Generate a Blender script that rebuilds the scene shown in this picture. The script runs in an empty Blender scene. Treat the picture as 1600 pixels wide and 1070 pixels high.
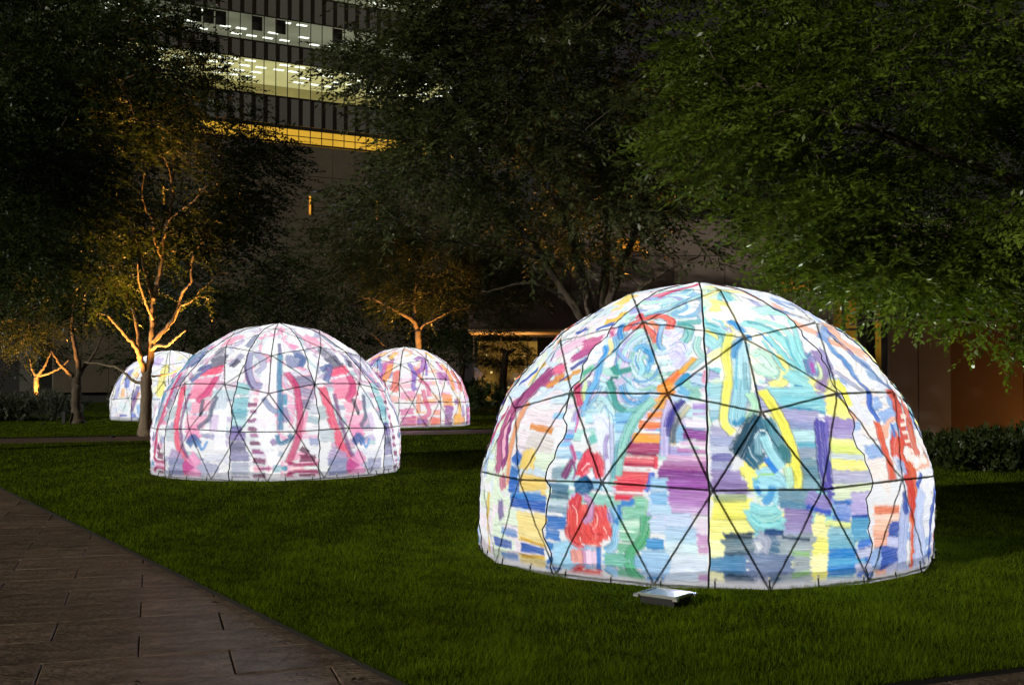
import bpy, math, random
import numpy as np
from mathutils import Vector
PI = math.pi
rnd = random.Random(7)
SC = bpy.context.scene
COL = SC.collection

# ------------------------------------------------------------------ camera, night sky, light, exposure
FPX, PITCHA = 1762.7, 0.0278          # focal length in pixels of a 1600 px wide picture; upward tilt
cam = bpy.data.cameras.new('camera'); cam.sensor_width = 36.0; cam.lens = FPX / 1600 * 36.0
cam.clip_start = 0.05; cam.clip_end = 1500
cam_o = bpy.data.objects.new('camera', cam); cam_o.location = (0, 0, 1.58)
cam_o.rotation_euler = (PI / 2 + PITCHA, 0, 0)
COL.objects.link(cam_o); SC.camera = cam_o

SUN_EL, SUN_AZ = math.radians(14), math.radians(-50)      # azimuth measured from behind the camera
world = bpy.data.worlds.new('World'); SC.world = world; world.use_nodes = True
wn = world.node_tree; wn.nodes.clear()
wo = wn.nodes.new('ShaderNodeOutputWorld'); bg = wn.nodes.new('ShaderNodeBackground')
sky = wn.nodes.new('ShaderNodeTexSky'); sky.sky_type = 'NISHITA'; sky.sun_disc = False
sky.sun_elevation = math.radians(1.0); sky.sun_rotation = PI + SUN_AZ
mixc = wn.nodes.new('ShaderNodeMix'); mixc.data_type = 'RGBA'; mixc.inputs[0].default_value = .85
mixc.inputs[7].default_value = (.48, .42, .40, 1)          # city glow under low cloud
wn.links.new(sky.outputs[0], mixc.inputs[6]); wn.links.new(mixc.outputs[2], bg.inputs['Color'])
bg.inputs['Strength'].default_value = 0.034
wn.links.new(bg.outputs[0], wo.inputs['Surface'])
sun = bpy.data.lights.new('sun', 'SUN'); sun.energy = 2.0; sun.angle = math.radians(1); sun.color = (1, .94, .80)
sun_o = bpy.data.objects.new('sun', sun); COL.objects.link(sun_o)
sdir = Vector((math.sin(SUN_AZ) * math.cos(SUN_EL), -math.cos(SUN_AZ) * math.cos(SUN_EL), math.sin(SUN_EL)))   # towards the light
sun_o.rotation_mode = 'QUATERNION'; sun_o.rotation_quaternion = sdir.to_track_quat('Z', 'Y')
SC.view_settings.view_transform = 'Standard'; SC.view_settings.look = 'None'
SC.view_settings.exposure = 0.0; SC.view_settings.gamma = 1.0; SC.view_settings.use_curve_mapping = False
SC.cycles.use_denoising = True
SC.cycles.max_bounces = 6; SC.cycles.transparent_max_bounces = 12; SC.cycles.sample_clamp_indirect = 4.0
SC.cycles.caustics_reflective = False; SC.cycles.caustics_refractive = False
DOME_W = 288.0
WEAVE_OPEN = 0.20
LAMP_COL = (1.0, .985, .97)
UP_W = 3900.0
TREE_SCALE = 1.0
GRASS_N = 760000
# outlines of the crowns: plain world x and height, read in the plane of the trunk (distance Y) whatever the depth of the leaf
def px_u(p, Y): return 800 + FPX * p[0] / Y
def px_v(p, Y): return 584 - FPX * (p[2] - 1.58) / Y

# ------------------------------------------------------------------ brush strokes of the painted canvases
# one stroke per line: colour, brush width in mm, s = streaky / t = thin / - = flat, then (azimuth, polar angle) in tenths of a degree
ART = {}
ART[1] = """e58fa6 57 s -420,207 -314,162 -51,46
d8567e 30 s -368,218 -317,173 -84,45
d8567e 25 s -757,143 -651,82 -117,47
bfe3dc 83 s -451,252 -334,246 -265,231
a9d4d8 45 s -336,336 -284,307 -197,261 -79,219
5f9fc0 23 s -327,341 -270,313 -203,274 -145,230
b6e2d2 39 - -504,262 -404,353 -372,429 -402,436
dcdcf5 80 - -169,401 -191,439 -166,467 -145,446 -159,417
d3d0f0 59 s -176,487 -152,474 -144,493 -164,509
b9b0df 9 - -193,467 -162,446 -139,474 -149,506
b0a8dc 10 - -185,417 -147,393 -144,421
8cc9c6 65 s -163,368 -129,381 -134,417 -147,432
6fb5ba 59 s -176,368 -127,359 -89,351
a7d7d3 40 s -94,417 -101,450 -82,480 -72,474
9aa6b8 67 t -125,282 -83,300 -89,341
7f8ca4 20 t -121,269 -82,276 -79,316
e8796c 57 s -367,398 -361,368 -306,351 -247,339 -203,358 -199,389
e9806f 45 s -345,390 -297,383 -249,416 -235,438
ef9a7e 40 s -284,366 -242,392 -235,424
d9566a 41 s -365,345 -355,326 -327,356
c94c5f 13 - -394,376 -367,372 -345,390
c94c5f 12 - -315,337 -251,329 -193,349 -190,376
c94c5f 10 - -271,392 -234,416
fbeee8 11 - -333,382 -304,370 -259,392
3f8fd0 44 s -412,362 -393,397 -366,425
8fc3e8 30 s -233,371 -230,416 -222,446 -201,460
7cc0e6 41 s -299,462 -286,448 -256,463 -238,486 -241,515 -248,524
a9dcec 40 s -274,493 -257,515 -258,536
4f9fd4 31 s -267,459 -242,473 -235,499
8fb0e6 27 s -366,458 -325,486 -301,492
b9c6f0 25 - -356,448 -327,452 -306,462
5f9fcf 16 - -291,473 -287,492 -266,518
9fbfe0 15 - -296,518 -302,548 -287,579
8fc8d8 13 - -282,530 -281,554 -264,573
4f9f98 61 s -351,508 -331,524 -293,515
5aa39e 50 s -348,548 -336,562 -321,577
2e8077 30 s -347,542 -325,539
6fb4e6 43 s -424,443 -403,465 -402,492 -395,517 -390,548 -384,577
3a8fd2 29 - -428,443 -406,461 -411,485
f0dfa0 45 - -424,420 -392,451 -386,472
e3a3bb 47 s -462,391 -443,383 -416,413
8fcfb8 67 s -455,548 -439,524 -418,511
62b39b 44 s -447,530 -422,517
c3e6b0 42 - -442,563 -426,545
f2823c 56 s -183,570 -166,548 -145,524
f0b040 39 s -147,530 -128,509 -107,484
3f9fcf 47 s -150,570 -137,547 -121,533
a9cfd8 39 s -121,524 -94,500 -75,487
e3a3bb 28 s -77,524 -83,547 -78,556
c9a3d6 46 t -89,573 -76,575
cfe4f5 63 s -520,605 -434,600
9ccdf0 51 s -492,645 -422,644
dcebf8 60 s -482,666 -414,667
6db4e8 39 s -471,692 -410,691
8cc6ee 39 s -464,712 -408,710
bcd9ee 57 s -458,732 -400,729
e6eef6 48 s -452,754 -402,749
8fa9b8 77 s -450,778 -409,773
dfe3f6 130 - -350,637 -328,675 -307,728 -295,786
e8ecf8 74 - -371,681 -374,706
cfeaf0 47 s -355,629 -340,607 -316,628 -299,679 -289,727
bfe3ea 39 s -374,602 -353,597 -326,613
b4bce4 8 - -367,673 -358,650 -338,647 -311,674
7fbde8 46 s -393,557 -394,594 -397,630
d8ecb0 41 - -419,557 -412,586 -402,608
cf4a78 47 s -444,563 -424,595 -408,619
d36aa6 22 - -409,630 -406,662 -406,682
7fc9c4 51 s -355,688 -345,705
8a4a7e 53 s -396,746 -408,766 -416,788
c9689f 33 s -410,712 -397,729 -390,746
9a5a95 26 - -392,753 -386,774 -387,789
e0566e 83 s -346,727 -363,749 -370,778
e35b6c 72 s -340,734 -323,752 -317,780
e87f90 36 s -361,778 -346,767
fbe8e8 9 - -368,769 -356,754
fbe8e8 9 - -346,748 -336,755
2f6f9c 64 s -378,805 -354,789 -342,802
1d4f78 36 s -352,784 -333,802 -341,809
8fcbc4 46 s -342,563 -317,602 -287,625 -259,627 -236,611
5ea9a4 33 s -350,551 -323,582 -308,612 -281,628
6db3e4 28 s -307,563 -289,593 -262,609 -238,603 -220,590
b5d8f2 19 s -293,557 -276,585 -253,596 -232,587 -211,576
c5c8ec 15 - -276,551 -259,571 -236,568
7fb4d4 8 - -318,557 -297,599 -263,620 -234,609
8cc4e6 81 s -300,646 -261,643
a3d2ee 63 s -296,666 -268,666
bcdff2 53 s -292,689 -270,688
a9d9e8 62 s -289,708 -276,708
4f93cf 18 s -298,655 -260,653
f7a94a 101 s -193,582 -163,573
f6b65a 72 s -206,611 -166,608
f2994a 44 s -219,640 -182,634
f08a4a 61 s -237,660 -183,659
f7b04c 69 s -249,690 -185,691
b5567e 68 s -259,712 -186,713
8e3a66 26 s -260,724 -190,726
e06272 68 s -263,743 -187,741
b34a66 25 s -260,750 -194,750
e56a72 84 s -268,776 -204,775
e8646e 51 s -272,794 -211,792
e0556a 25 s -191,734 -190,757
fff6ee 12 s -240,676 -186,678
fff6ee 11 s -231,649 -186,651
fff2f2 12 s -267,762 -198,763
fff2f2 9 s -262,733 -195,733
9fd2cc 71 s -207,603 -239,630 -258,663 -269,698 -275,732 -277,764 -279,797
5fa79f 10 - -224,601 -252,635 -268,671 -277,715
5fa79f 10 - -206,611 -232,637 -252,670 -262,707 -269,741
c9c2ec 51 s -163,606 -173,647 -173,691 -172,729
7a6cc0 26 s -147,611 -166,639 -172,664
4a4a98 39 s -132,603 -154,631 -162,662 -162,686
c8c3a5 30 s -118,616 -140,644 -154,676 -153,705
6a7a90 17 s -140,641 -152,669 -155,700
7fc0e6 54 s -144,576 -119,589
b59ad8 44 s -110,618 -71,618
cdb4e0 26 s -110,634 -72,633
e9e2f2 52 s -125,656 -73,658
9d55a5 68 s -129,678 -73,683
e3c6e3 34 s -136,700 -74,702
c78cc0 25 s -143,714 -74,720
dcb6d6 42 s -166,731 -74,737
b98ab8 42 s -175,745 -74,746
a9659f 50 s -181,757 -75,759
8f4a9c 67 s -183,768 -75,773
ffffff 12 s -188,780 -75,784
a76cba 58 s -159,795 -75,798
3f6fd0 42 s -198,766 -201,789 -210,806
bfe0f2 67 s -187,791 -164,793
5f8aa6 66 s -464,810 -400,811
4a6f88 57 s -462,825 -395,827
c3d3de 47 s -460,846 -391,842
8fa9bb 47 s -459,858 -390,857
2a78c0 86 s -458,889 -404,887
3583cc 69 s -458,915 -419,916
3a86cc 50 s -456,939 -439,942
a9d4ee 76 s -433,946 -387,937 -380,955
8fc3e6 61 s -281,843 -270,872 -280,896 -280,923 -300,939
4b93d4 26 s -266,836 -265,861 -275,877
eaa79d 85 s -373,943 -369,964 -372,993
d89ac8 37 s -351,941 -349,967
efd3ea 83 s -337,942 -336,965
3b86cf 36 s -318,931 -317,964
c0604f 57 s -379,979 -361,977
c9b8e4 37 s -390,827 -362,818 -342,824
e2605f 113 s -377,842 -378,875 -381,903 -358,920
e8685f 100 s -351,845 -355,883 -342,909 -315,912
e4605f 106 s -316,848 -308,879 -305,907
d8505c 56 s -389,834 -377,842 -367,821
cfa0c8 36 s -352,827 -336,835 -337,865 -353,880
f6c9c4 10 - -385,845 -373,861 -372,889
f6c9c4 10 - -321,857 -320,880 -331,895
f9d9d4 9 - -305,886 -297,901
f9d9d4 9 - -364,902 -347,898
f9d9d4 9 - -361,911 -359,930
b93a48 11 - -392,890 -387,918 -364,930
b93a48 10 - -336,886 -331,904 -305,902
c24a52 10 - -371,847 -359,867 -361,892
2f6f9c 64 s -377,805 -357,808 -341,805
1b4a74 36 s -353,796 -335,802
e65f70 127 s -273,802 -219,802
e0556a 43 s -277,822 -242,821
fff0f0 10 s -275,811 -218,811
4d8fd4 43 s -264,833 -244,835 -237,825
93cdb6 102 s -255,858 -215,854
8ccab0 84 s -232,832 -211,831
a5d8c0 77 s -265,883 -219,881
d4ede0 47 s -255,876 -224,874
8ccab0 68 s -265,904 -224,901
7fc0a5 69 s -270,930 -236,925
78bda8 70 s -301,955 -246,953
f0faf4 9 s -267,893 -219,891
f0faf4 9 s -270,918 -231,917
62b58c 64 s -208,858 -210,892 -219,915 -239,934 -246,953
a9d8bd 25 s -206,824 -210,856
2f8a5c 10 - -203,862 -204,891 -215,919 -236,941
a6d0ee 75 s -196,789 -165,789
8fc0e6 92 s -197,821 -164,820
bcd9ee 58 s -199,844 -141,842
c5d9f2 101 s -198,878 -168,876
c9d9f2 75 s -164,867 -112,870
b8d4f0 100 s -164,894 -103,897
4a9cd8 76 s -205,916 -171,917
a9ccee 93 s -217,945 -158,944
cfe0f4 75 s -164,921 -99,926
d8e2f4 76 s -151,948 -82,950
9cc6ea 60 s -232,966 -167,967
a565b4 83 s -160,791 -76,791
b583c4 108 s -155,818 -74,820
cba9d8 58 s -153,838 -74,843
dbc0e2 100 t -99,874 -77,876
c9a0d0 75 s -97,905 -77,905
c79acb 50 s -97,926 -77,925
fbf9ea 403 - 51,300 137,393 -11,530
f3f1b0 55 s -63,235 49,201 261,187
bfe3ea 50 s 186,52 182,154
bfe8e8 110 s 182,309 362,293 334,355
a6dfe3 84 s 76,364 142,385 189,417 211,467 213,524
8fd4dd 64 s 139,417 161,460 177,499 210,530
b9e9e4 61 s 138,350 221,367 238,431 221,486
a3dde4 90 s 251,416 221,486 209,539
9fd8e0 65 s -66,369 -29,386 -9,421 -18,454 -49,461
b0dfe6 83 s -67,425 -44,447
69b9cc 34 s -66,360 -20,382
f6f3b8 92 - -61,487 -20,464
f2ee7c 60 s 12,410 -4,447 -14,487 -11,530 -18,570
b4dbea 106 s 38,447 28,487 22,530 17,575
3f9fdc 53 s 24,356 45,377 61,410
4da3dc 44 s 69,417 70,436
5fa6da 41 s 42,432 16,464 8,487
f4f09a 69 s 144,480 154,518 133,553 93,564
cfeede 91 s 73,467 102,500 112,524 81,524 74,506
8fcfc8 9 - 62,481 119,490 132,524 101,539 68,524
9fd9e0 93 s 155,530 177,548 205,559
a9dde2 83 s 154,565 209,573
3f9fd0 16 s 162,562 185,566
9c96c6 87 s 313,459 317,492 293,530
8e8cc0 79 s 272,473 240,505 232,536
9a86b8 66 s 295,462 293,499 261,548 231,576
b060b4 33 s 256,499 239,530
d8e8c0 28 s 280,499 266,530 250,548
3f8fa4 18 - 278,466 238,493 224,530
a9d6e2 110 s -66,578 -33,578
bcdde8 80 s -67,610 -38,613
a3c9dc 53 s -68,634 -40,634
9fd8e2 113 s 82,589 210,587
8ecfdc 113 s 110,611 225,612
4d9dc0 24 s 120,619 174,623 225,635
b0aed4 108 s 109,639 199,647
98a4cc 58 s 110,659 190,665
bfe0e8 76 s 115,686 184,684
6fb8d0 47 s 130,705 179,706
9aa9c0 75 s 129,724 178,722
7fa3b8 83 s 128,747 173,748
6a96ac 74 s 128,765 169,769
8fb6c4 73 s 123,788 171,791
b4b4d4 86 s -67,676 -25,678
a5aed0 77 s -67,695 -19,699
c9d0e4 68 s -68,718 -23,718
7a78b4 59 s -66,732 -23,732
a7aed0 59 s -68,749 -29,753
a193c4 93 s -66,774 -7,775
b0a8d0 76 s -67,794 4,796
f4f078 52 s -19,553 -29,600 -36,651 -18,678
a3d5e4 97 s 18,553 5,600 -7,636 -6,656
b9e6c8 55 s 32,584 41,616 17,656
4f9fc8 35 s -16,651 -6,658 11,644
f3ee6a 72 s 67,578 86,621 101,651 109,690 116,728 118,765 112,797
f3ef74 102 s 297,554 303,580
f3ee6c 68 s 307,574 315,615
f5f08c 127 s 240,614 263,617 311,636
f5f2a0 66 s 247,638 307,649
a493cc 121 s 221,663 318,672
b3aad6 75 s 238,685 306,689
f1f0a0 86 s 214,704 311,712
dce98c 75 s 216,718 313,726
cdd8e0 64 s 212,735 308,740
f3f092 96 s 208,753 309,759
b9b9d6 97 s 201,776 320,783
c0c4d8 75 s 198,794 320,797
5d55ae 89 s 206,652 196,701 188,748 186,805
7f78c6 24 s 223,648 206,711
f4f084 93 s 1,753 19,764 50,758
f5f18c 59 s 12,769 13,800
3e6276 105 s 46,646 19,678 -9,721
4a7c98 94 s 53,651 30,690 20,728 37,746
5f97a8 80 s 64,649 74,685 90,714 97,735
4f8a92 62 s 85,709 99,723 98,744
8fb8c8 52 s 39,680 37,723
a8dbe6 61 s 53,685 64,718 85,753
3f8fdc 39 s 53,732 65,751 74,762
2c4f64 20 - 39,641 10,673 -20,721
dfeef2 12 - 30,690 45,673 60,678
c6dde6 12 - 16,709 22,728 33,741
a6d8e8 95 s 30,773 54,769 77,780 71,803
6fb8de 51 s 25,775 29,794 35,805
bfe8d8 53 s 100,753 101,783 90,805
a6d44a 11 - 20,782 40,767 69,767
4a4a20 9 t 111,758 114,776 114,792
f8f6c4 168 s -70,918 -41,922
f5f29c 144 s -70,876 12,878
f4f07c 126 s -65,838 9,840
9c8abc 76 s -65,791 6,793
a8b890 42 s -65,816 5,815
f6f3a8 101 s 155,865 175,865
f7f4b4 140 s 146,893 185,900
f5f28c 122 s 144,920 185,927
f8f6c0 104 s 103,958 186,954
a8dcec 129 s 34,793 66,800 53,822
5fa9dc 51 s 62,793 56,813 41,827
3f8fd8 34 s 27,793 35,807
7c9cae 98 s 75,811 138,819
5f8fae 54 s 78,829 141,840
9c8cc0 99 s 87,856 145,860
a79cc8 63 s 88,876 144,880
8ed0d8 69 s 11,851 31,875 60,878 81,872
98d8dc 86 s 11,838 26,860 54,865 80,854
9fdfe4 60 s 13,833 41,842 71,838
5fb4bc 8 - 13,853 35,869 77,863
9a8cc8 100 s 140,815 162,827 193,832
6a62b8 56 s 185,787 196,810 197,823
4a62c4 37 s 136,835 171,847 192,850
6b7f96 162 s -39,918 17,915
33495c 34 s -42,896 14,893
3c566c 34 s -41,936 17,931
6a84a4 131 s 44,902 76,909
5b7c9c 97 s 53,925 79,934
b0b4cc 94 s 26,900 39,909 33,931
dcdcea 43 s 26,909 32,922
a4b0bc 173 s 81,921 141,925
4c5f78 27 s 79,898 141,905
9cc48c 36 s 100,932 142,936
5f90ba 155 s -72,966 1,965
3b6ea4 35 s -72,973 2,979
8090b4 143 s 8,956 96,960
3f5f88 36 s 11,974 97,976
35588a 43 s 42,887 81,889
e4ecf6 11 s 19,965 92,969
e9ea6a 77 s 99,976 188,980
8fa6dc 128 s 202,833 246,839
3f7fd0 24 s 199,828 222,827 247,832
6a8fd4 59 s 197,862 244,866
9cc8d8 89 s 190,889 249,894
e3eda0 39 s 180,870 246,880
8fc0d4 80 s 190,909 252,912
7fb8d0 60 s 190,920 252,928
5fb0dc 126 s 189,957 282,963
3a8cd0 62 s 188,936 277,939
3f86b8 96 s 193,978 287,985
e3ecd0 96 s 204,808 314,808
bdb4dc 117 s 253,830 310,831
b9b0dc 95 s 251,848 307,852
4fa0cc 117 s 252,878 305,881
3a55b0 21 s 250,861 306,863
6fb0d4 85 s 252,899 305,902
c9cce6 86 s 261,936 305,937
3f80d4 53 s 264,922 305,918
4a80cc 55 s 284,958 310,958
a9b9d8 66 s 286,975 313,975
b0c8e8 59 s -755,808 -780,747 -811,655
d8c060 51 s -726,847 -728,958
c2507c 62 s -815,728 -789,677 -753,630
3f66c0 54 s -785,564 -693,519
e8d080 44 s -698,564 -664,500
b05a92 79 s -564,507 -607,539 -643,581 -669,628 -697,667
d88aa8 58 s -611,526 -530,520
c9608f 52 s -609,557 -541,562
a85a98 67 s -671,650 -720,663
b5638f 132 s -690,721 -716,679 -716,640
a84f80 102 s -653,765 -668,730
c58098 94 s -649,799 -634,828
8c7fa8 96 s -651,859 -636,897
e0a27c 62 s -618,615 -631,665 -632,728 -610,816
d9a05c 47 s -575,569 -522,550 -483,544
3f5fa0 32 s -527,556 -505,538
d9944c 49 s -572,673 -477,682
dcd8d8 100 s -564,704 -470,719
3a78c8 91 s -600,746 -567,759
ead078 130 s -542,733 -537,772
3f80c4 91 s -604,786 -564,793
2f70c4 89 s -605,816 -550,816
e8cc78 138 s -543,811 -468,814
8fb4d8 36 s -590,839 -481,825
3f86cc 51 s -581,838 -465,837
2363b8 67 s -588,853 -464,856
eedb98 119 s -558,893 -462,893
f0dfa0 100 s -559,922 -463,925
d8b040 28 s -551,935 -464,944
2f66b4 40 s -553,950 -465,954
7fa0d0 56 s -637,926 -568,928
3f66b0 49 s -678,952 -589,955
e8b070 39 s -698,452 -697,417
e8c4dc 89 s -628,475 -590,447 -551,421
8f5a90 22 - -638,496 -654,460 -614,423
b9589a 101 s -532,484 -491,463 -457,442
c96a9c 118 s -525,441 -481,423 -464,419
e87a9c 90 s -588,523 -543,514
5f66a8 48 s -510,517 -476,491 -467,484
d8a03c 52 s -494,530 -464,523
d9944c 49 s -559,545 -522,536
3f6fc0 59 s -527,385 -501,368 -463,360
e8c860 91 s -529,349 -476,331 -469,300
f0d880 124 s -614,256 -621,212
e8d8a0 58 s -607,287 -551,272
3f66b4 52 s -631,398 -610,373
5f7fc4 62 s -751,319 -771,272
5f86c8 40 s 401,470 405,532 417,582 405,617 414,656
b0b4c4 37 s 329,526 368,557 396,582
8aa4d4 54 s 471,462 505,512 532,552 567,584
9cb8dc 69 s 484,532 527,545
c4b0d0 63 s 714,460 715,522 714,578
3f6fc8 48 s 423,582 395,617 413,651
cf5a48 138 s 546,583 535,631 517,682 508,719
d0705a 131 s 641,616 580,679 559,738
d8583f 139 s 473,696 436,732 466,780
d9603c 66 s 399,656 387,704 389,745 381,790
d9683c 121 s 504,762 481,801 471,851 471,902 488,996
cc4f48 117 s 439,778 461,820 461,871
c84f50 105 s 715,556 714,626 711,697
f6e0d8 40 - 535,649 581,647
f6e0d8 36 - 517,668 560,666
f6e0d8 35 - 511,687 551,686
f6e0d8 33 - 501,708 541,707
f6e0d8 32 - 492,729 535,729
f6e0d8 32 - 490,750 528,750
d8dcf0 71 s 420,741 433,778
9aaed8 85 s 422,757 449,769
5f8fd0 40 s 465,663 449,695
f3d3c4 155 s 319,869 399,875
e08a6c 52 s 317,852 402,856
f6cdb8 84 s 315,889 372,893
f0b8a0 98 s 314,913 364,917
3f66b8 106 s 364,902 407,896
3f62b4 90 s 334,946 400,943
c8ccec 64 s 356,921 408,931
b8c4e8 108 s 432,848 417,897 422,963
3a58a8 55 s 424,818 434,868
c0ccec 164 s 528,826 497,894 503,957
4f6fc0 84 s 704,809 606,874 572,955
5f9fd8 126 s 710,671 708,722
5f86d0 94 s 708,737 705,776
3f62b8 46 s 503,813 553,786
c8d0e4 124 s 656,194 675,236 686,265
8fa6d0 56 s 468,229 431,266 464,289
e8d8cc 53 s 363,315 400,334 440,352
d87a70 32 s 227,55 299,135 299,229 351,276
b0b8dc 74 s 616,275 670,317 708,369
6f9cd0 57 s 368,410 394,428 389,465 412,498 409,536
4a66b8 29 s 457,370 474,423 511,470
e0b8a4 50 s 516,359 709,371 711,408
b8bcd4 49 s 324,524 348,548 376,563
4f9fb8 14 - -367,436 -355,485 -321,530 -280,559
6f9fd8 12 - -291,445 -262,445 -232,473 -227,505
3f8fc4 12 - -294,466 -281,452 -252,463
5f8fd0 15 - -239,400 -233,431 -215,460
8f90cc 11 - -189,449 -171,432 -146,436 -134,460
8f90cc 10 - -188,473 -170,463 -149,474
4fa0a8 21 - -175,372 -143,368 -113,381
58a8ac 17 - -144,385 -131,409 -143,432
3f9a94 14 - -356,514 -335,530 -316,527
7fb4d8 23 - -489,288 -388,303 -319,289
8fcfd8 30 s -310,271 -245,260 -174,241
b8d8ea 33 s -318,311 -247,297 -161,287
6fa8d0 16 - -255,486 -236,509 -237,530
7fb8e4 15 s -277,548 -244,553 -217,539 -208,509
a0a4dc 13 - -264,559 -236,565 -209,553
c06a98 26 s -453,400 -436,396 -411,413
8ab8e0 35 s -402,413 -375,444 -374,465
58a0a8 14 - -333,580 -309,610 -275,630 -247,630
4f9fd0 12 - -299,579 -275,604 -246,606 -225,595
6fb0d8 15 - -293,568 -272,590 -242,593 -219,579
9fc8e8 20 s -369,563 -368,591 -386,624
b8a8dc 23 s -315,684 -315,714 -305,742
c8cfee 27 s -309,659 -300,704 -288,751
8fb8dc 15 - -340,618 -314,636 -300,666
7fbccc 18 s -287,703 -284,741 -283,783
7fc8d4 38 s 96,360 159,372 203,409
8fd4da 25 s 116,432 134,487 151,524
9fdce0 37 s 286,383 252,445 241,486
b0e4e0 48 s 235,314 315,327 286,383
62b8c8 25 - 215,416 203,467 202,518
3f9ad8 20 - 115,402 135,425 143,453
8fd0d8 26 s -53,394 -25,410 -23,440
a8dce0 21 s -58,454 -38,447 -21,425
c8eadc 42 s 80,467 109,480 124,509
9fd0dc 19 s 37,500 29,539 26,573
6fb8d0 17 - 18,487 7,530 1,573
e25a6c 109 s -348,737 -349,761
df566a 74 s -365,754 -373,778
e2606e 62 s -326,752 -315,780
fbe8e8 14 - -368,769 -356,754 -348,751
f4eef4 60 - -346,784 -334,774
2f6f9c 64 s -378,805 -354,789 -342,802
16405f 30 - -349,784 -334,797
e2605f 140 s -376,861 -372,889 -347,919
e4625f 136 s -339,886 -331,918
e4605f 107 s -313,875 -313,912
d8505c 56 s -389,834 -376,847 -367,823
cfa0c8 36 s -352,827 -336,835 -337,865 -353,880
f6c9c4 10 - -385,845 -373,861 -372,889
f6c9c4 10 - -321,857 -320,880 -331,895
f9d9d4 9 - -305,886 -297,901
f9d9d4 9 - -361,911 -359,930
b93a48 11 - -392,890 -387,918 -364,930
b93a48 10 - -336,886 -331,904 -305,902
b93a48 9 - -352,896 -339,914 -315,917
47788f 129 s 40,671 18,714 33,739
3a6076 78 s 26,663 8,695 -9,727
8fb8c8 52 s 39,680 37,723
a8dbe6 61 s 53,685 64,718 85,753
3f8fdc 39 s 53,732 65,751 74,762
dfeef2 9 - 30,690 45,673 60,678 70,709
c6dde6 9 - 16,709 22,728 33,741
21404f 9 - 38,651 14,685 -6,723
21404f 9 - 57,659 68,690 85,714
b5638f 174 s -670,781 -690,721 -697,667 -690,622
8f4a86 87 s -650,769 -676,720 -688,661
a04f86 140 s -669,628 -637,575 -599,526
e8b8cc 66 - -664,755 -684,710 -701,651"""
ART[2] = """8fa6c0 219 s -597,508 -585,424 -526,352
b0b8cc 151 s -609,608 -503,536
a0a0bc 105 s -173,480 -128,417
5a5a70 102 s -157,490 -134,450
e0a0b8 212 - -282,264 -352,297 -313,355
eef0f6 184 - -143,697 -130,869
c8d4e0 171 s -158,636 -151,697
d8c8e4 112 s -170,727 -167,799
ee9db8 192 s -348,589 -211,571
e88aa8 156 s -352,638 -219,621
f0b4c8 181 s -309,699 -216,683
f2b8d0 176 s -321,759 -216,757
ef9dc4 209 s -298,816 -243,800
e8507a 169 s -350,522 -215,504
6a6a82 218 s -317,469 -229,449
8a8a9c 208 s -332,416 -297,393
6f7fb0 92 s -394,508 -326,489 -389,572
d05a8c 108 s -224,545 -236,605 -290,669
e0557a 128 s -417,606 -404,701 -386,790 -353,875 -292,951
8a5a8c 54 s -357,630 -359,715 -347,803 -310,894 -263,942
6a6a7c 79 s -258,660 -245,728
3a4a5c 43 s -242,721 -248,736
707890 64 s -182,644 -194,698 -201,742 -246,786
2f6fa8 122 s -292,858 -267,829 -237,857
5f9fd8 47 s -237,850 -218,877 -195,842
e8a0c8 181 s -281,908 -245,942
b8a8cc 201 s -412,906 -342,924
9098b8 197 s -415,949 -322,945
3f60b0 95 s -358,975 -284,965
8050a0 126 s -349,993 -276,982
c05a9c 112 s -321,938 -274,964
b8c4cc 193 s -492,733 -423,717
c0ccd4 181 s -451,821 -396,819
d8dce8 81 s -201,912 -107,903
a0b0bc 218 s -606,767 -561,704
e8f0f4 229 - 86,300 48,395
9098b0 114 s -102,248 -114,357
9cccd4 168 s -97,604 -27,612
8cc4d0 216 s -88,682 -26,682
7fb8c8 160 s -85,727 -25,726
b8dce4 132 s -85,763 -25,762
6a68a8 105 s -90,791 -38,791
8a78b4 104 s -87,819 -22,819
6a6a90 130 s -85,861 -20,861
9090b4 130 s -84,903 -6,903
b0b8cc 157 s -78,952 -6,952
8a5a7c 64 s -18,682 20,682
a87aa0 63 s -7,712 30,712
9a6090 63 s -11,755 32,748
8a4a78 62 s -9,784 34,791
b07aa8 51 s -1,812 41,812
7a3a68 67 s 0,847 49,847
a05890 66 s 8,882 57,882
8a3a70 77 s 15,917 64,924
a85898 93 s 22,966 84,959
c070a8 78 s 21,994 91,995
eceef8 261 - 69,480 71,636 61,755 84,868
a0a0c4 102 s -75,406 -49,509 -7,588 36,596
5a4a78 45 - -99,382 -78,480 -35,571 -3,612
b8b8d4 92 s -33,395 30,480 1,527
9aa8c8 68 s 48,652 81,697 118,719
9c98bc 103 s 140,697 154,756
3f8fb4 69 s 127,417 121,554 125,667 125,791
7a78a0 53 s 122,330 127,417
5aa8c4 63 s 148,636 147,682
8890b4 123 s 242,394 247,460 193,480 190,428
5f78a8 85 s 225,417 274,438 240,490
e898c0 108 s 206,343 249,369
8c8aa8 175 s 192,571 297,571
a09cb8 139 s 221,621 284,637
7a7898 135 s 224,676 262,684
c8ccd8 136 s 260,699 300,699
b0c4d0 107 s 249,743 293,758
c8487c 94 s 161,527 199,588 209,668 211,757 195,842 160,932
e898b8 52 s 244,713 217,814
6a2a50 78 s 209,870 244,892
803a60 94 s 209,912 273,914
a83a70 52 s 160,932 216,941 289,936
a0a8cc 105 s 252,843 289,844
a088b4 76 s 91,833 105,854
2f80a4 66 s 111,812 125,848 174,827 160,813
f8f8fc 172 - 91,889 105,938
b8c8d8 76 s 119,890 139,897
9cc4d8 103 s 98,952 147,960
4a98b8 103 s 140,953 154,975"""
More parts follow.
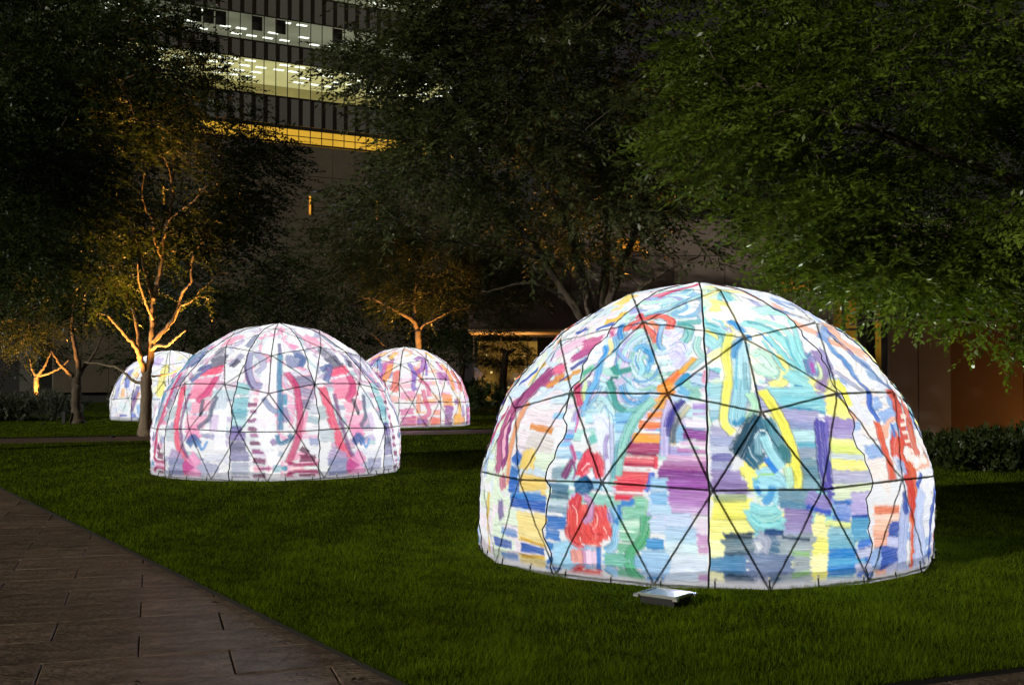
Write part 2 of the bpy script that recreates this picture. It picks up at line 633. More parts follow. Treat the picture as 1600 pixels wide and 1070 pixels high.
ART[3] = """f4dce8 207 - 76,552 37,687
e8a0c0 215 s 20,740 144,723
f4c4d0 127 s 18,650 131,641
d870a8 179 s 22,876 123,868
c85098 180 s 31,943 140,936
8f5ab0 155 s 158,944 246,962
f0b090 97 s 368,487 417,498
f6c8a8 107 s 317,613 390,632
f4d0b8 101 s 293,724 369,760
f0a890 132 s 300,879 368,888
e87a78 200 s 282,946 370,957
e8906c 121 s 180,723 167,809 166,877
d86090 124 s 221,687 231,775 263,878 209,928
f0a070 102 s 177,452 202,552 198,464
a060b8 154 s 204,358 323,325 279,452 162,531
7a5ac0 114 s 107,414 151,531 130,650 146,687
e070a0 131 s 195,593 266,651 272,741
8a5ac8 70 s 341,413 279,552
c878b8 137 s -260,414 -141,452 -140,358
6f86c8 138 s -369,357 -134,552 -100,510
4a4a70 128 s -243,291 -125,358
d890c0 106 s -186,439 -179,552 -175,603
7fb0d8 143 s -355,451 -352,386
f0b860 271 s -578,355 -497,289 -397,228
d8d8e4 131 s -80,552 -24,593
b0a8c0 94 s -104,659 -9,668
f0b8b0 151 s -85,757 -5,766
f2c468 171 s 590,225 555,339
d070b0 120 s 549,384 538,486
b060b0 265 s 433,563 545,553
f09850 191 s 404,742 508,762
e8a058 225 s 405,804 500,797
9a4aa8 225 s 422,855 504,866
8a4098 185 s 421,924 491,926
a04a9c 146 s 392,974 471,977
f0a040 178 s 599,425 609,509 579,614 564,690
e87060 237 s 708,509 716,605 694,692
f0b040 306 s 531,944 681,958
f0c060 173 s 579,763 603,868 574,945
9a60b8 162 s 565,815 558,780
e8705c 235 s 927,619 807,731
b0a0c8 200 s 661,835 675,923
4f7fd0 148 s 782,821 793,962"""
ART[4] = """a8b0e0 260 s -612,548 -504,675 -464,790
d0e4e8 249 s -389,863 -275,879
e8b878 185 s -383,694 -348,770
5f78d0 209 s -430,477 -373,570 -330,674
f0c070 151 s -293,525 -186,581
e8a860 137 s -148,731 -187,824 -215,897
7060b0 114 s -174,673 -179,796 -215,915
5a5098 140 s -233,712 -203,787 -224,797
3f5fc0 151 s -375,963 -278,971
4f70d0 190 s -240,952 -174,969
90b8e8 146 s -142,851 -121,941
f4f0c0 347 - 34,673 85,712
f2e878 214 s 139,425 89,525 79,633 70,768
c0b0e0 269 s -40,297 -41,411
d090c0 184 s 244,525 188,570
e8c8e0 171 s 55,859 38,987
b8c0ec 180 s -74,592 -73,749 -43,896"""
# ------------------------------------------------------------------ helpers
def link(o, parent=None):
    COL.objects.link(o)
    if parent is not None:
        o.parent = parent
    return o

def tag(o, label=None, cat=None, group=None, kind=None):
    if label: o['label'] = label
    if cat: o['category'] = cat
    if group: o['group'] = group
    if kind: o['kind'] = kind
    return o

def empty(name, loc, rz=0.0):
    o = bpy.data.objects.new(name, None)
    o.empty_display_size = 0.2
    o.location = loc
    o.rotation_euler = (0, 0, rz)
    return link(o)

def mesh_from(name, V, F, mat=None, smooth=False, faces_n=None):
    """V (n,3) array, F list of index tuples or (m,k) array."""
    me = bpy.data.meshes.new(name)
    V = np.asarray(V, dtype=np.float32)
    if isinstance(F, np.ndarray):
        m, k = F.shape
        me.vertices.add(len(V)); me.vertices.foreach_set('co', V.ravel())
        me.loops.add(m * k); me.loops.foreach_set('vertex_index', F.astype(np.int32).ravel())
        me.polygons.add(m)
        me.polygons.foreach_set('loop_start', np.arange(0, m * k, k, dtype=np.int32))
        me.polygons.foreach_set('loop_total', np.full(m, k, dtype=np.int32))
        me.update(calc_edges=True)
    else:
        me.from_pydata(V.tolist(), [], F)
        me.update()
    if smooth:
        me.polygons.foreach_set('use_smooth', np.ones(len(me.polygons), dtype=bool))
    if mat is not None:
        me.materials.append(mat)
    return me

def add_obj(name, me, parent=None, loc=None):
    o = bpy.data.objects.new(name, me)
    if loc is not None: o.location = loc
    return link(o, parent)

class MB:
    """collects simple solids into one mesh"""
    def __init__(s): s.v = []; s.f = []
    def add(s, V, F):
        b = len(s.v); s.v += [tuple(map(float, p)) for p in V]; s.f += [tuple(i + b for i in f) for f in F]
    def box(s, c, d, rz=0.0, bev=0.0):
        hx, hy, hz = d[0] / 2, d[1] / 2, d[2] / 2
        cs, sn = math.cos(rz), math.sin(rz)
        if bev > 0:
            V = []; 
            for z, i in ((-hz, 0), (hz - bev, 0), (hz, bev)):
                for x, y in ((-hx + i, -hy + i), (hx - i, -hy + i), (hx - i, hy - i), (-hx + i, hy - i)):
                    V.append((x, y, z))
            F = [(3, 2, 1, 0), (8, 9, 10, 11)]
            for k in range(2):
                for j in range(4):
                    a = 4 * k + j; b = 4 * k + (j + 1) % 4
                    F.append((a, b, b + 4, a + 4))
        else:
            V = [(x, y, z) for z in (-hz, hz) for x, y in ((-hx, -hy), (hx, -hy), (hx, hy), (-hx, hy))]
            F = [(3, 2, 1, 0), (4, 5, 6, 7)] + [(j, (j + 1) % 4, (j + 1) % 4 + 4, j + 4) for j in range(4)]
        s.add([(c[0] + x * cs - y * sn, c[1] + x * sn + y * cs, c[2] + z) for x, y, z in V], F)
    def tube(s, P, R, n=6, cap=True):
        P = [np.array(p, float) for p in P]
        if not hasattr(R, '__len__'): R = [R] * len(P)
        rings = []; up = None
        for i, p in enumerate(P):
            t = P[min(i + 1, len(P) - 1)] - P[max(i - 1, 0)]
            t = t / (np.linalg.norm(t) + 1e-9)
            if up is None:
                up = np.array([1.0, 0, 0]) if abs(t[0]) < 0.8 else np.array([0, 1.0, 0])
            a = up - t * (up @ t); a /= np.linalg.norm(a) + 1e-9
            b = np.cross(t, a); up = a
            rings.append([p + R[i] * (math.cos(2 * PI * k / n) * a + math.sin(2 * PI * k / n) * b) for k in range(n)])
        V = [q for r in rings for q in r]
        F = []
        for i in range(len(P) - 1):
            for k in range(n):
                F.append((i * n + k, i * n + (k + 1) % n, (i + 1) * n + (k + 1) % n, (i + 1) * n + k))
        if cap:
            F.append(tuple(range(n - 1, -1, -1))); F.append(tuple((len(P) - 1) * n + k for k in range(n)))
        s.add(V, F)
    def mesh(s, name, mat, smooth=False): return mesh_from(name, s.v, s.f, mat, smooth)
    def build(s, name, mat, parent=None, loc=None, smooth=False):
        return add_obj(name, s.mesh(name, mat, smooth), parent, loc)

# ------------------------------------------------------------------ materials
def new_mat(name):
    m = bpy.data.materials.new(name); m.use_nodes = True
    nt = m.node_tree; nt.nodes.clear()
    out = nt.nodes.new('ShaderNodeOutputMaterial')
    return m, nt, out

def N(nt, typ, **kw):
    n = nt.nodes.new(typ)
    for k, v in kw.items():
        if k.startswith('i_'):
            key = k[2:].replace('_', ' ')
            n.inputs[key].default_value = v
        else:
            setattr(n, k, v)
    return n

def noise_mat(name, c1, c2, scale=6.0, rough=0.7, bump=0.0, bscale=None, metallic=0.0, stretch=None, detail=6.0, spec=0.4, per_object=0.0):
    m, nt, out = new_mat(name)
    p = N(nt, 'ShaderNodeBsdfPrincipled'); p.inputs['Roughness'].default_value = rough
    p.inputs['Metallic'].default_value = metallic
    p.inputs['Specular IOR Level'].default_value = spec
    tc = N(nt, 'ShaderNodeTexCoord'); mp = N(nt, 'ShaderNodeMapping')
    if stretch: mp.inputs['Scale'].default_value = stretch
    nt.links.new(tc.outputs['Object'], mp.inputs['Vector'])
    no = N(nt, 'ShaderNodeTexNoise'); no.inputs['Scale'].default_value = scale; no.inputs['Detail'].default_value = detail
    no.inputs['Roughness'].default_value = 0.65
    nt.links.new(mp.outputs[0], no.inputs['Vector'])
    cr = N(nt, 'ShaderNodeValToRGB')
    cr.color_ramp.elements[0].position = 0.32; cr.color_ramp.elements[1].position = 0.7
    cr.color_ramp.elements[0].color = (*c1, 1); cr.color_ramp.elements[1].color = (*c2, 1)
    nt.links.new(no.outputs['Fac'], cr.inputs['Fac'])
    col = cr.outputs['Color']
    if per_object:
        oi = N(nt, 'ShaderNodeObjectInfo')
        mr = N(nt, 'ShaderNodeMapRange'); mr.inputs['To Min'].default_value = 1 - per_object; mr.inputs['To Max'].default_value = 1 + per_object
        nt.links.new(oi.outputs['Random'], mr.inputs['Value'])
        hs = N(nt, 'ShaderNodeHueSaturation'); nt.links.new(col, hs.inputs['Color']); nt.links.new(mr.outputs[0], hs.inputs['Value'])
        col = hs.outputs['Color']
    nt.links.new(col, p.inputs['Base Color'])
    if bump:
        n2 = N(nt, 'ShaderNodeTexNoise'); n2.inputs['Scale'].default_value = bscale or scale * 4; n2.inputs['Detail'].default_value = 5
        nt.links.new(mp.outputs[0], n2.inputs['Vector'])
        b = N(nt, 'ShaderNodeBump'); b.inputs['Strength'].default_value = bump; b.inputs['Distance'].default_value = 0.02
        nt.links.new(n2.outputs['Fac'], b.inputs['Height']); nt.links.new(b.outputs[0], p.inputs['Normal'])
    nt.links.new(p.outputs[0], out.inputs['Surface'])
    return m

def emit_mat(name, col, strength, var=0.0, scale=1.0):
    m, nt, out = new_mat(name)
    e = N(nt, 'ShaderNodeEmission'); e.inputs['Color'].default_value = (*col, 1); e.inputs['Strength'].default_value = strength
    if var:
        tc = N(nt, 'ShaderNodeTexCoord'); no = N(nt, 'ShaderNodeTexNoise'); no.inputs['Scale'].default_value = scale
        nt.links.new(tc.outputs['Object'], no.inputs['Vector'])
        mr = N(nt, 'ShaderNodeMapRange'); mr.inputs['From Min'].default_value = .3; mr.inputs['From Max'].default_value = .7
        mr.inputs['To Min'].default_value = strength * (1 - var); mr.inputs['To Max'].default_value = strength * (1 + var)
        nt.links.new(no.outputs['Fac'], mr.inputs['Value']); nt.links.new(mr.outputs[0], e.inputs['Strength'])
    nt.links.new(e.outputs[0], out.inputs['Surface'])
    return m

def leaf_mat(name, c1, c2, rough=0.42, trans=0.35, spec=0.35):
    m, nt, out = new_mat(name)
    at = N(nt, 'ShaderNodeAttribute', attribute_name='tint')
    cr = N(nt, 'ShaderNodeValToRGB')
    cr.color_ramp.elements[0].color = (*c1, 1); cr.color_ramp.elements[1].color = (*c2, 1)
    nt.links.new(at.outputs['Fac'], cr.inputs['Fac'])
    p = N(nt, 'ShaderNodeBsdfPrincipled'); p.inputs['Roughness'].default_value = rough
    p.inputs['Specular IOR Level'].default_value = spec
    nt.links.new(cr.outputs[0], p.inputs['Base Color'])
    t = N(nt, 'ShaderNodeBsdfTranslucent')
    hs = N(nt, 'ShaderNodeHueSaturation'); hs.inputs['Saturation'].default_value = 1.1; hs.inputs['Value'].default_value = 1.3
    nt.links.new(cr.outputs[0], hs.inputs['Color']); nt.links.new(hs.outputs[0], t.inputs['Color'])
    mx = N(nt, 'ShaderNodeMixShader'); mx.inputs[0].default_value = trans
    nt.links.new(p.outputs[0], mx.inputs[1]); nt.links.new(t.outputs[0], mx.inputs[2])
    nt.links.new(mx.outputs[0], out.inputs['Surface'])
    return m

def glass_mat(name, tint=(0.9, 0.95, 0.92), refl=0.08):
    m, nt, out = new_mat(name)
    tr = N(nt, 'ShaderNodeBsdfTransparent'); tr.inputs['Color'].default_value = (*tint, 1)
    g = N(nt, 'ShaderNodeBsdfGlossy'); g.inputs['Roughness'].default_value = 0.03
    mx = N(nt, 'ShaderNodeMixShader'); mx.inputs[0].default_value = refl
    nt.links.new(tr.outputs[0], mx.inputs[1]); nt.links.new(g.outputs[0], mx.inputs[2])
    nt.links.new(mx.outputs[0], out.inputs['Surface'])
    return m

def canvas_mat():
    """thin painted fabric: lets the lamp inside shine through its paint"""
    m, nt, out = new_mat('painted_canvas')
    at = N(nt, 'ShaderNodeAttribute', attribute_name='paint')
    tc = N(nt, 'ShaderNodeTexCoord')
    # weave + faint brush grain
    no = N(nt, 'ShaderNodeTexNoise'); no.inputs['Scale'].default_value = 9; no.inputs['Detail'].default_value = 8; no.inputs['Roughness'].default_value = .7
    mp = N(nt, 'ShaderNodeMapping'); mp.inputs['Scale'].default_value = (1, 1, 7)
    nt.links.new(tc.outputs['Object'], mp.inputs[0]); nt.links.new(mp.outputs[0], no.inputs['Vector'])
    mr = N(nt, 'ShaderNodeMapRange'); mr.inputs['From Min'].default_value = .3; mr.inputs['From Max'].default_value = .7
    mr.inputs['To Min'].default_value = 0.86; mr.inputs['To Max'].default_value = 1.04
    nt.links.new(no.outputs['Fac'], mr.inputs['Value'])
    mul = N(nt, 'ShaderNodeVectorMath', operation='SCALE')
    nt.links.new(at.outputs['Color'], mul.inputs[0]); nt.links.new(mr.outputs[0], mul.inputs['Scale'])
    # bristle streaks that follow each stroke
    ab = N(nt, 'ShaderNodeAttribute', attribute_name='brush'); sx = N(nt, 'ShaderNodeSeparateXYZ'); nt.links.new(ab.outputs['Vector'], sx.inputs[0])
    cx = N(nt, 'ShaderNodeCombineXYZ')
    m1 = N(nt, 'ShaderNodeMath', operation='MULTIPLY'); m1.inputs[1].default_value = 190.0; nt.links.new(sx.outputs[0], m1.inputs[0]); nt.links.new(m1.outputs[0], cx.inputs[0])
    m2 = N(nt, 'ShaderNodeMath', operation='MULTIPLY'); m2.inputs[1].default_value = 3.2; nt.links.new(sx.outputs[1], m2.inputs[0]); nt.links.new(m2.outputs[0], cx.inputs[1])
    nb = N(nt, 'ShaderNodeTexNoise', noise_dimensions='2D'); nb.inputs['Scale'].default_value = 1.0; nb.inputs['Detail'].default_value = 3.0; nb.inputs['Roughness'].default_value = .6
    nt.links.new(cx.outputs[0], nb.inputs['Vector'])
    r1 = N(nt, 'ShaderNodeMapRange'); r1.inputs['From Min'].default_value = .30; r1.inputs['From Max'].default_value = .66; r1.inputs['To Min'].default_value = .72; r1.inputs['To Max'].default_value = 1.12
    nt.links.new(nb.outputs['Fac'], r1.inputs['Value'])
    # strength by stroke: 1 + (streak - 1) * k
    s1 = N(nt, 'ShaderNodeMath', operation='SUBTRACT'); s1.inputs[1].default_value = 1.0; nt.links.new(r1.outputs[0], s1.inputs[0])
    s2 = N(nt, 'ShaderNodeMath', operation='MULTIPLY_ADD'); s2.inputs[2].default_value = 1.0; nt.links.new(s1.outputs[0], s2.inputs[0]); nt.links.new(sx.outputs[2], s2.inputs[1])
    mul2 = N(nt, 'ShaderNodeVectorMath', operation='SCALE'); nt.links.new(mul.outputs[0], mul2.inputs[0]); nt.links.new(s2.outputs[0], mul2.inputs['Scale'])
    # thin paint between the bristles lets the cloth show
    r2 = N(nt, 'ShaderNodeMapRange'); r2.inputs['From Min'].default_value = .56; r2.inputs['From Max'].default_value = .74; r2.inputs['To Min'].default_value = 0; r2.inputs['To Max'].default_value = .24
    nt.links.new(nb.outputs['Fac'], r2.inputs['Value'])
    r3 = N(nt, 'ShaderNodeMath', operation='MULTIPLY'); nt.links.new(r2.outputs[0], r3.inputs[0]); nt.links.new(sx.outputs[2], r3.inputs[1])
    mixp = N(nt, 'ShaderNodeMix', data_type='RGBA'); nt.links.new(r3.outputs[0], mixp.inputs[0]); nt.links.new(mul2.outputs[0], mixp.inputs[6]); mixp.inputs[7].default_value = (.72, .725, .75, 1)
    paint = mixp.outputs[2]
    bn = N(nt, 'ShaderNodeTexNoise'); bn.inputs['Scale'].default_value = 3.2; bn.inputs['Detail'].default_value = 4; bn.inputs['Distortion'].default_value = 1.2
    mpb = N(nt, 'ShaderNodeMapping'); mpb.inputs['Scale'].default_value = (1, 1, 2.6); nt.links.new(tc.outputs['Object'], mpb.inputs[0]); nt.links.new(mpb.outputs[0], bn.inputs['Vector'])
    bp = N(nt, 'ShaderNodeBump'); bp.inputs['Strength'].default_value = .55; bp.inputs['Distance'].default_value = .06; nt.links.new(bn.outputs['Fac'], bp.inputs['Height'])
    t = N(nt, 'ShaderNodeBsdfTranslucent'); d = N(nt, 'ShaderNodeBsdfDiffuse')
    nt.links.new(paint, t.inputs['Color']); nt.links.new(paint, d.inputs['Color'])
    nt.links.new(bp.outputs[0], t.inputs['Normal'])
    mx = N(nt, 'ShaderNodeMixShader'); mx.inputs[0].default_value = 0.16
    nt.links.new(t.outputs[0], mx.inputs[1]); nt.links.new(d.outputs[0], mx.inputs[2])
    # the weave is open enough to let some light straight through
    tr = N(nt, 'ShaderNodeBsdfTransparent'); nt.links.new(paint, tr.inputs['Color'])
    mt = N(nt, 'ShaderNodeMixShader'); mt.inputs[0].default_value = WEAVE_OPEN
    nt.links.new(mx.outputs[0], mt.inputs[1]); nt.links.new(tr.outputs[0], mt.inputs[2])
    nt.links.new(mt.outputs[0], out.inputs['Surface'])
    return m

def flap_mat():
    m, nt, out = new_mat('inner_flap_fabric')
    tr = N(nt, 'ShaderNodeBsdfTransparent'); tr.inputs['Color'].default_value = (.58, .58, .60, 1)
    d = N(nt, 'ShaderNodeBsdfTranslucent'); d.inputs['Color'].default_value = (.5, .5, .52, 1)
    mx = N(nt, 'ShaderNodeMixShader'); mx.inputs[0].default_value = 0.25
    nt.links.new(tr.outputs[0], mx.inputs[1]); nt.links.new(d.outputs[0], mx.inputs[2])
    nt.links.new(mx.outputs[0], out.inputs['Surface'])
    return m

M = {}
M['canvas'] = canvas_mat()
M['flap'] = flap_mat()
M['steel'] = noise_mat('frame_steel', (.10, .09, .08), (.16, .15, .13), 30, .5, metallic=.3)
M['seam'] = noise_mat('seam_tape', (.008, .008, .012), (.02, .02, .025), 40, .8)
M['peg'] = noise_mat('black_cord', (.01, .01, .012), (.02, .02, .02), 40, .7)
M['ball'] = noise_mat('white_plastic', (.7, .7, .68), (.8, .8, .8), 20, .4)
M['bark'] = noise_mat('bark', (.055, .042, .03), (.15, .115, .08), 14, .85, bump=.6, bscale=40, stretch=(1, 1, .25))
M['bark_uplit'] = noise_mat('uplit_bark', (.15, .11, .075), (.33, .26, .18), 14, .8, bump=.6, bscale=40, stretch=(1, 1, .25))  # lighter copy of the bark: extra uplight brightness put into the colour
M['leaf_a'] = leaf_mat('leaf_bright', (.035, .062, .006), (.175, .245, .032), rough=.34)
M['leaf_b'] = leaf_mat('leaf_mid', (.028, .042, .012), (.12, .14, .05), rough=.36)
M['leaf_c'] = leaf_mat('leaf_dark', (.014, .024, .007), (.055, .085, .02), rough=.42)  # darker green: the weaker light on these trees is put into the colour
M['leaf_d'] = leaf_mat('leaf_silver', (.05, .06, .04), (.11, .125, .085), rough=.55)
M['grass'] = leaf_mat('grass_blade', (.075, .125, .005), (.28, .40, .022), rough=.6, trans=.5, spec=.04)
M['soil'] = noise_mat('lawn_soil', (.035, .055, .008), (.055, .085, .010), 3, .95, bump=.5, bscale=60, spec=0.0)
M['earth'] = noise_mat('earth', (.012, .011, .009), (.022, .02, .015), 2, .95)
M['slab'] = noise_mat('paving_stone', (.085, .058, .042), (.40, .29, .22), 3.6, .44, bump=1.0, bscale=22, stretch=(1, 2.4, 1), detail=14, spec=.45, per_object=.18)
M['bed'] = noise_mat('paving_bed', (.012, .011, .01), (.03, .027, .024), 20, .9)
M['farpath'] = noise_mat('far_path_paving', (.11, .075, .06), (.17, .12, .10), 4, .7)

# ------------------------------------------------------------------ ground and paths
S2 = lambda x: x   # (kept for readability)
def sheet(name, poly, z, mat, kind='structure', thick=0.0):
    n = len(poly)
    V = [(x, y, z) for x, y in poly]; F = [tuple(range(n))]
    if thick:
        V += [(x, y, z - thick) for x, y in poly]
        F += [(i, n + i, n + (i + 1) % n, (i + 1) % n) for i in range(n)]
    me = mesh_from(name, V, F, mat)
    if thick:
        me.materials.append(M['earth']); me.polygons.foreach_set('material_index', np.array([0] + [1] * n, dtype=np.int32))
    o = add_obj(name, me)
    tag(o, kind=kind)
    return o

ground = sheet('ground', [(-300, -60), (300, -60), (300, 420), (-300, 420)], -0.06, M['earth'])
EDGE_A, EDGE_B = np.array([-7.19, 15.88]), np.array([-0.52, 5.80])      # lawn edge along the near path
path = sheet('path', [(-40, -20), (30, -20), (30, 40), (-40, 40)], -0.03, M['bed'])
near_lawn_poly = [(-0.05, 4.97), (0.6, 5.19), (2.08, 5.78), (2.71, 6.03), (12, 9.7), (18, 12), (18, 37.1), (-12.95, 24.5)]
far_lawn_poly = [(-14.6, 26.5), (-0.55, 32.15), (18, 39.7), (18, 60), (-40, 60), (-40, 16.2)]
far_lawn_poly = [(-40, 16.2), (-12.4, 27.42), (-0.55, 32.15), (18, 39.6), (18, 62), (-40, 62)]
near_lawn = sheet('lawn', near_lawn_poly, 0.030, M['soil'], thick=0.055)
far_lawn = sheet('far_lawn', far_lawn_poly, 0.030, M['soil'], thick=0.055)
far_path = sheet('far_path', [(-40, 13.6), (-12.95, 24.6), (18, 37.2), (18, 39.5), (-0.55, 32.05), (-12.4, 27.32), (-40, 16.1)], 0.012, M['farpath'])

# slabs of the near path: rows across it, running bond, joints recessed
ed = np.array([0.953, 0.303]); dd = np.array([-0.303, 0.953])
slab_meshes = {}
def slab_mesh(L):
    key = round(L, 3)
    if key not in slab_meshes:
        mb = MB(); mb.box((0, 0, -0.02), (L - 0.008, 0.530, 0.045), bev=0.005)
        slab_meshes[key] = mb.mesh('paving_slab', M['slab'])
    return slab_meshes[key]
rot_e = math.atan2(ed[1], ed[0])
def inside(poly, P):
    x, y = P[:, 0], P[:, 1]; r = np.zeros(len(P), bool); n = len(poly); j = n - 1
    for i in range(n):
        xi, yi = poly[i]; xj, yj = poly[j]
        c = ((yi > y) != (yj > y)) & (x < (xj - xi) * (y - yi) / (yj - yi + 1e-12) + xi)
        r ^= c; j = i
    return r
lawn_np = [np.array(p) for p in near_lawn_poly]
nslab = 0
for k in range(-4, 26):
    d0 = 6.69 + 0.54 * (k + 0.5)
    for i in range(-14, 6):
        e0 = -0.067 + 0.992 * (i + 0.5) + (0.496 if k % 2 else 0.0)
        c = ed * e0 + dd * d0
        if not (4.6 < c[1] < 19.5 and -0.53 * c[1] - 0.6 < c[0] < 5.2): continue
        cs = np.array([c + ed * a + dd * b for a in (-.48, .48) for b in (-.26, .26)])
        if inside(near_lawn_poly, cs).all(): continue
        o = add_obj('paving_slab', slab_mesh(0.992), path)
        o.location = (c[0], c[1], 0.0 + rnd.uniform(-.002, .002))
        o.rotation_euler = (rnd.uniform(-.003, .003), rnd.uniform(-.003, .003), rot_e + (PI if rnd.random() < .5 else 0))
        nslab += 1

# ------------------------------------------------------------------ domes
def dome_nodes(v=3):
    P = [np.array([0, 0, 1.])]
    for k in range(5):
        a = 2 * PI * k / 5 - PI / 2; P.append(np.array([2 / 5**.5 * math.cos(a), 2 / 5**.5 * math.sin(a), 1 / 5**.5]))
    for k in range(5):
        a = 2 * PI * (k + .5) / 5 - PI / 2; P.append(np.array([2 / 5**.5 * math.cos(a), 2 / 5**.5 * math.sin(a), -1 / 5**.5]))
    P.append(np.array([0, 0, -1.]))
    F = []
    for k in range(5):
        k2 = (k + 1) % 5
        F += [(0, 1 + k, 1 + k2), (1 + k, 6 + k, 1 + k2), (6 + k, 6 + k2, 1 + k2), (11, 6 + k2, 6 + k)]
    nodes = []; tris = []
    def add(p):
        p = p / np.linalg.norm(p)
        for i, q in enumerate(nodes):
            if np.linalg.norm(p - q) < 1e-6: return i
        nodes.append(p); return len(nodes) - 1
    for a, b, c in F:
        g = {}
        for i in range(v + 1):
            for j in range(v + 1 - i):
                g[i, j] = add(P[a] * (v - i - j) / v + P[b] * i / v + P[c] * j / v)
        for i in range(v):
            for j in range(v - i):
                tris.append((g[i, j], g[i + 1, j], g[i, j + 1]))
                if i + j < v - 1: tris.append((g[i + 1, j], g[i + 1, j + 1], g[i, j + 1]))
    E = set()
    for t in tris:
        for x, y in ((0, 1), (1, 2), (2, 0)): E.add(tuple(sorted((t[x], t[y]))))
    return np.array(nodes), sorted(E), tris
DN, DE, DT = dome_nodes()
FN = []
for t in DT:
    a, b, c = DN[list(t)]; n = np.cross(b - a, c - a); n /= np.linalg.norm(n)
    FN.append((n * np.sign(n @ a), abs(n @ a)))
FNv = np.array([f[0] for f in FN]); FNd = np.array([f[1] for f in FN])
def poly_radius(D):            # distance to the geodesic solid along unit directions
    out = np.empty(len(D))
    for i in range(0, len(D), 20000):
        q = D[i:i + 20000] @ FNv.T
        out[i:i + 20000] = (FNd[None, :] / np.maximum(q, 1e-3)).min(1)
    return out

def hexlin(h):
    c = np.array([int(h[i:i + 2], 16) for i in (0, 2, 4)]) / 255.0
    return np.where(c <= .04045, c / 12.92, ((c + .055) / 1.055) ** 2.4) ** 1.18

def catmull(P, n):
    P = np.asarray(P, float)
    if len(P) == 2: 
        t = np.linspace(0, 1, n)[:, None]; return P[0] * (1 - t) + P[1] * t
    Q = np.vstack([2 * P[0] - P[1], P, 2 * P[-1] - P[-2]])
    out = []
    m = max(2, int(round(n / (len(P) - 1))))
    for i in range(1, len(Q) - 2):
        p0, p1, p2, p3 = Q[i - 1:i + 3]
        for t in np.linspace(0, 1, m, endpoint=False):
            out.append(.5 * ((2 * p1) + (-p0 + p2) * t + (2 * p0 - 5 * p1 + 4 * p2 - p3) * t**2 + (-p0 + 3 * p1 - 3 * p2 + p3) * t**3))
    out.append(Q[-2]); return np.array(out)

def smooth_noise1(x, seed):
    r = np.random.RandomState(seed).rand(512)
    i = np.floor(x).astype(int); f = x - i; f = f * f * (3 - 2 * f)
    return r[i % 512] * (1 - f) + r[(i + 1) % 512] * f

def sph(phi, th):
    p, t = np.radians(phi), np.radians(th)
    return np.stack([np.sin(t) * np.sin(p), -np.sin(t) * np.cos(p), np.cos(t) * np.ones_like(p)], -1)

def seam_wobble(k, th, seed, amp):
    return amp * (.6 * np.sin(th * .17 + k * 2.1 + seed) + .6 * np.sin(th * .43 + k * 1.3 + seed * 2) + .35 * np.sin(th * .93 + k) + .2 * np.sin(th * 1.7 + k)) * np.clip((th - 8) / 30, 0, 1)

